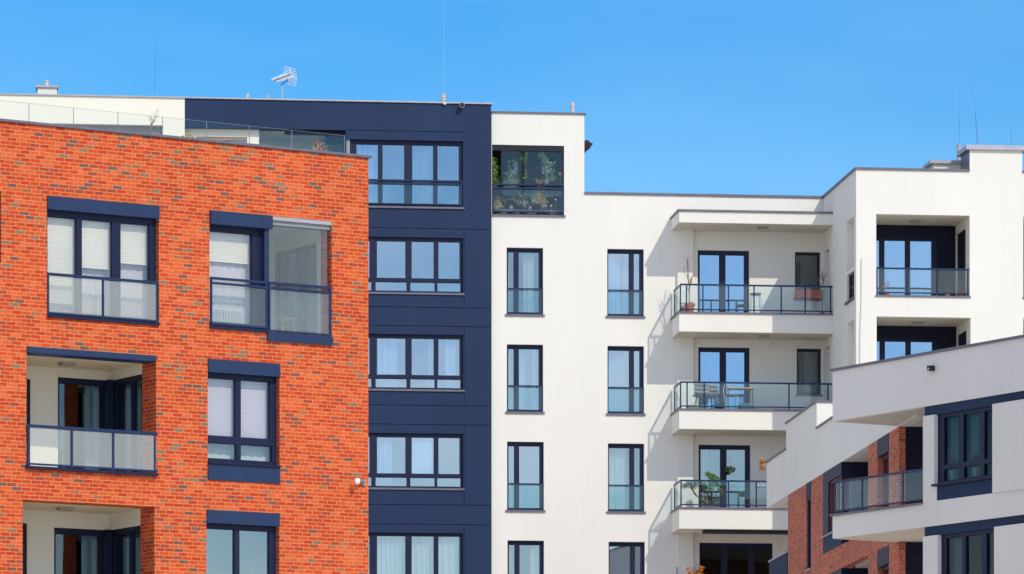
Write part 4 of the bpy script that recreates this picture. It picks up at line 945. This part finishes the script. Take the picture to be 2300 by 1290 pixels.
# lowest balcony: orange plant and grey board
fz4 = floors[2]-3.03
o = place(FA, 'orange_shrub', 'orange autumn shrub at the bottom edge in front of the wide dark door', 'plant', 1560, 1.2, fz4)
l_ = MB(); hb = zat(FA, 1560, 1290, 1.2)-fz4
clump(l_, (.02, 0, hb-.05), .32, .2, .14, 260, .09, .35); clump(l_, (.13, 0, hb+.10), .13, .12, .07, 150, .07, .4); clump(l_, (.21, 0, hb+.2), .10, .1, .05, 80, .07, .4); clump(l_, (-.2, 0, hb+.12), .06, .06, .13, 60, .09, .2)
l_.build('leaves', 'leafo', o); t_ = MB(); bare_tree(t_, (0, 0, .2), 1.1, .3, r=.02, seed=2); t_.build('branches', 'bark', o); pot(o, (0, 0, 0), .2, .35)
o = place(FA, 'leaning_board', 'tilted grey board left of the orange shrub at the bottom edge', 'board', 1527, 1.3, fz4)
hb = zat(FA, 1527, 1290, 1.3)-fz4
m = MB(); m.v = [(-.05, -.02, 0), (.22, -.02, 0), (.07, -.02, hb+.32), (-.10, -.02, hb+.21)]; m.v += [(x, y+.04, z) for x, y, z in m.v]
m.f = [(0, 1, 2, 3), (4, 5, 6, 7), (0, 1, 5, 4), (1, 2, 6, 5), (2, 3, 7, 6), (3, 0, 4, 7)]; m.build('panel', 'greyp', o)
MB().tube([(-.10, -.03, hb+.21), (-.05, -.03, 0)], .014, 5).build('edge', 'black', o)
# loggia garden at the top
zf_ = lg[2]
def gp(px, py, d): q = FA.hit(px, py, d); return (q[0], -d, q[1])
def garden(name, lab, px, d, parts, cat='plant', potc='greyp'):
    d = d*.45; o = place(FA, name, lab, cat, px, d, zf_)
    a_ = FA.hit(px, 0, d)[0]; st = MB()
    for (nm, mat, cl) in parts:
        m = MB()
        for (cx, cy, rx, rz, n, sz, nr) in cl:
            q = FA.hit(cx, cy, d); X, Z = q[0]-a_, q[1]-zf_; ns = max(4, int(n/22))
            for _ in range(ns):
                tx, tz = X+random.gauss(0, rx*.55), Z+rz*random.uniform(-.6, 1.25); bx, bz = X*.5+random.gauss(0, rx*.3), max(.02, Z-rz*1.3)
                mx_, mz = bx+(tx-bx)*random.uniform(.1, .5), bz+(tz-bz)*random.uniform(.55, .8); y0 = random.uniform(-.08, .08)
                pts = [Vector(((1-f)**2*bx+2*f*(1-f)*mx_+f*f*tx, y0*f, (1-f)**2*bz+2*f*(1-f)*mz+f*f*tz)) for f in (0, .2, .4, .6, .8, 1)]
                st.tube(pts, [.006, .006, .005, .004, .003, .002], 4)
                for _ in range(int(n*1.6/ns)):
                    f = random.uniform(.15, 1)*5; k0 = min(4, int(f)); p = pts[k0].lerp(pts[k0+1], f-k0)
                    m.leaf((p.x+random.gauss(0, .022+sz*.3), p.y+random.gauss(0, .04), p.z+random.gauss(0, .02+sz*.25)), sz*random.uniform(.45, 1.1), nr)
        m.build(nm, mat, o)
    st.build('stems', 'leafs' if 'grass' not in name else 'straw', o)
    pot(o, (0, 0, 0), .11, .14, 'bark'); return o
garden('leafy_climber', 'bright green climber at the left edge of the planted top loggia', 1110, -.5, [('leaves', 'leafg', [(1110, 375, .12, .25, 230, .09, .5), (1108, 400, .14, .22, 200, .09, .5)])])
garden('silvery_bush', 'silvery-green feathery bush behind the left glass of the planted loggia', 1150, -.55, [('leaves', 'leafs', [(1150, 400, .3, .22, 380, .08, .3), (1158, 375, .2, .18, 160, .08, .3), (1138, 412, .18, .1, 120, .08, .3)])])
garden('leafy_climber', 'narrow green creeper between the two glass panes of the planted loggia', 1175, -.3, [('leaves', 'leafg', [(1175, 350, .05, .2, 60, .09, .5), (1176, 385, .06, .25, 90, .09, .5)])])
garden('tall_plant', 'tall pale-leaved plant behind the right glass of the planted loggia', 1228, -.55, [('leaves', 'leafs', [(1212, 348, .12, .08, 60, .1, .5), (1230, 372, .2, .2, 160, .1, .5), (1229, 398, .06, .2, 50, .08, .5)]), ('dry_leaves', 'leafg', [(1225, 365, .15, .15, 70, .09, .5), (1252, 392, .12, .16, 60, .07, .4)])])
garden('dry_grass', 'straw-coloured ornamental grass in the lower left of the planted loggia', 1118, -.25, [('blades', 'straw', [(1118, 455, .14, .12, 110, .18, .08), (1117, 463, .08, .06, 60, .1, .15)])])
garden('dry_grass', 'tall dry grass stems in the middle of the planted loggia', 1212, -.3, [('blades', 'straw', [(1210, 425, .2, .3, 120, .22, .06), (1224, 445, .1, .2, 70, .16, .1)]), ('leaves', 'leafs', [(1150, 440, .25, .25, 110, .12, .1), (1195, 440, .2, .2, 90, .1, .2)])])
for (px, py, mt, r_, lab) in ((1148, 466, 'bloomp', .045, 'pink flower head low at the left of the planted loggia'), (1179, 457, 'bloomp', .04, 'pink flower head in the middle of the planted loggia'), (1190, 468, 'bloomp', .045, 'lowest pink flower head of the planted loggia'), (1174, 400, 'bloomp', .035, 'pink rose in the gap between the loggia glass panes'),
        (1258, 391, 'bloomy', .045, 'orange flower at the right of the planted loggia'), (1248, 449, 'bloomw', .025, 'white bud near the right side of the planted loggia'), (1238, 463, 'bloomw', .028, 'cluster of white buds low at the right of the planted loggia'), (1226, 463, 'bloomw', .03, 'cream flower beside the dry stems of the planted loggia')):
    o = place(FA, 'flower', lab, 'flower', px, -.2, zat(FA, px, py, -.2), 'flowers in the planted loggia')
    m = MB(); m.open = True
    for q in range(26):
        a = random.uniform(0, 6.28); e = random.uniform(-.6, 1.4); v = Vector((math.cos(a)*math.cos(e), math.sin(a)*math.cos(e), math.sin(e)))
        m.leaf(v*r_*.8, r_*1.4, .8)
    m.build('petals', mt, o); MB().tube([(0, 0, 0), (.01, .03, -.25)], .005, 4).build('stem', 'leafs', o)
# roof-terrace plants behind the glass guard
def troof(name, lab, px, d, py, kind):
    zz = zT-.05; o = place(FB, name, lab, 'plant', px, d, zz); top = zat(FB, px, py, d)-zz
    return o, top
o, tp = troof('bare_shrub', 'pale leafless shrub behind the roof-terrace glass', 338, -1.6, 256, 0)
t_ = MB(); bare_tree(t_, (0, 0, .1), tp*.95, .5, r=.012, seed=21); t_.build('branches', 'twig', o); pot(o, (0, 0, 0), .15, .2, 'greyp')
o, tp = troof('dried_plant', 'tuft of dried brown flowers behind the roof-terrace glass', 424, -1.2, 300, 0)
l_ = MB(); clump(l_, (0, 0, tp-.08), .13, .12, .09, 160, .05, .6); l_.build('flowers', 'straw', o); pot(o, (0, 0, 0), .12, max(.1, tp-.17), 'greyp')
o, tp = troof('bare_shrub', 'reddish twiggy shrub at the right end of the roof terrace', 718, -1.6, 316, 0)
t_ = MB(); bare_tree(t_, (0, 0, .0), tp*1.0, .45, r=.012, seed=31); t_.build('branches', 'terra', o); l_ = MB(); clump(l_, (0, 0, tp*.75), .2, .15, tp*.2, 60, .04, .6); l_.build('leaves', 'straw', o); pot(o, (0, 0, -.1), .12, .2, 'greyp')
# dried plant at the end of the white terrace parapet
o = place(FD, 'dried_plant', 'orange dried plant hanging over the far end of the shaded white parapet', 'plant', 1713, .1, zl_)
l_ = MB(); clump(l_, (-.12, 0, .05), .1, .07, .14, 110, .09, .3); clump(l_, (-.12, 0, -.12), .06, .1, .1, 50, .08, .3); l_.build('leaves', 'leafo', o); MB().tube([(.0, .1, .06), (-.12, 0, .02)], .01, 5).build('stem', 'bark', o)
# wing loggia plants
for px, lab, mt in ((1992, 'small reddish plant at the left of the upper wing loggia', 'bloomr'), (2128, 'thin dark-stemmed plant in the middle of the upper wing loggia', 'leafd'), (2160, 'red-leaved plant at the right of the upper wing loggia', 'bloomr')):
    o = place(FA, 'balcony_plant', lab, 'plant', px, DW-.4, log[0][2]); pot(o, (0, 0, 0), .08, .12)
    t_ = MB(); bare_tree(t_, (0, 0, .1), .42, .5, r=.006, seed=px); t_.build('branches', 'bark', o); l_ = MB(); clump(l_, (0, 0, .3), .14, .1, .12, 30, .05); l_.build('leaves', mt, o)
# inside things seen through glass
for px, lab, t0 in ((2141, 'left white flower pot behind the corner building window', 0), (2192, 'right white flower pot behind the corner building window', 1)):
    o = place(FC, 'flower_pot', lab, 'pot', px, -.30, wn1[2]+.10, 'white pots on the sill'); MB().lathe((0, 0, 0), [(.07, 0), (.09, .19), (.10, .19), (.10, .23), (.085, .23)], 16).build('pot', 'whitep', o)
    l_ = MB(); clump(l_, (0, 0, .38), .12, .1, .14, 70, .1, .3); l_.build('leaves', 'leafd', o)
a0, a1, z0, z1 = w2; am = bw_(604)
o = place(FB, 'indoor_railing', 'white slatted rail inside the right brick window', 'railing', 510, -.28, z0+.1)
m = MB(); m.box(-.34, .34, -.015, .015, .34, .37); m.box(-.34, .34, -.015, .015, .0, .03); m.build('rail', 'whitep', o)
for i in range(11): x = lerp(-.33, .33, i/10); MB().box(x-.01, x+.01, -.01, .01, .03, .34).build('slat', 'whitep', o)
o = place(FB, 'wooden_stool', 'pale stool with a white cloth inside the glazed brick loggia', 'stool', 640, -.9, z0)
MB().box(-.16, .16, -.16, .16, .42, .45).build('seat', 'wood', o)
for sx, sy in ((-1, -1), (1, -1), (1, 1), (-1, 1)): MB().tube([(sx*.12, sy*.12, .42), (sx*.16, sy*.16, 0)], .018, 6).build('leg', 'wood', o)
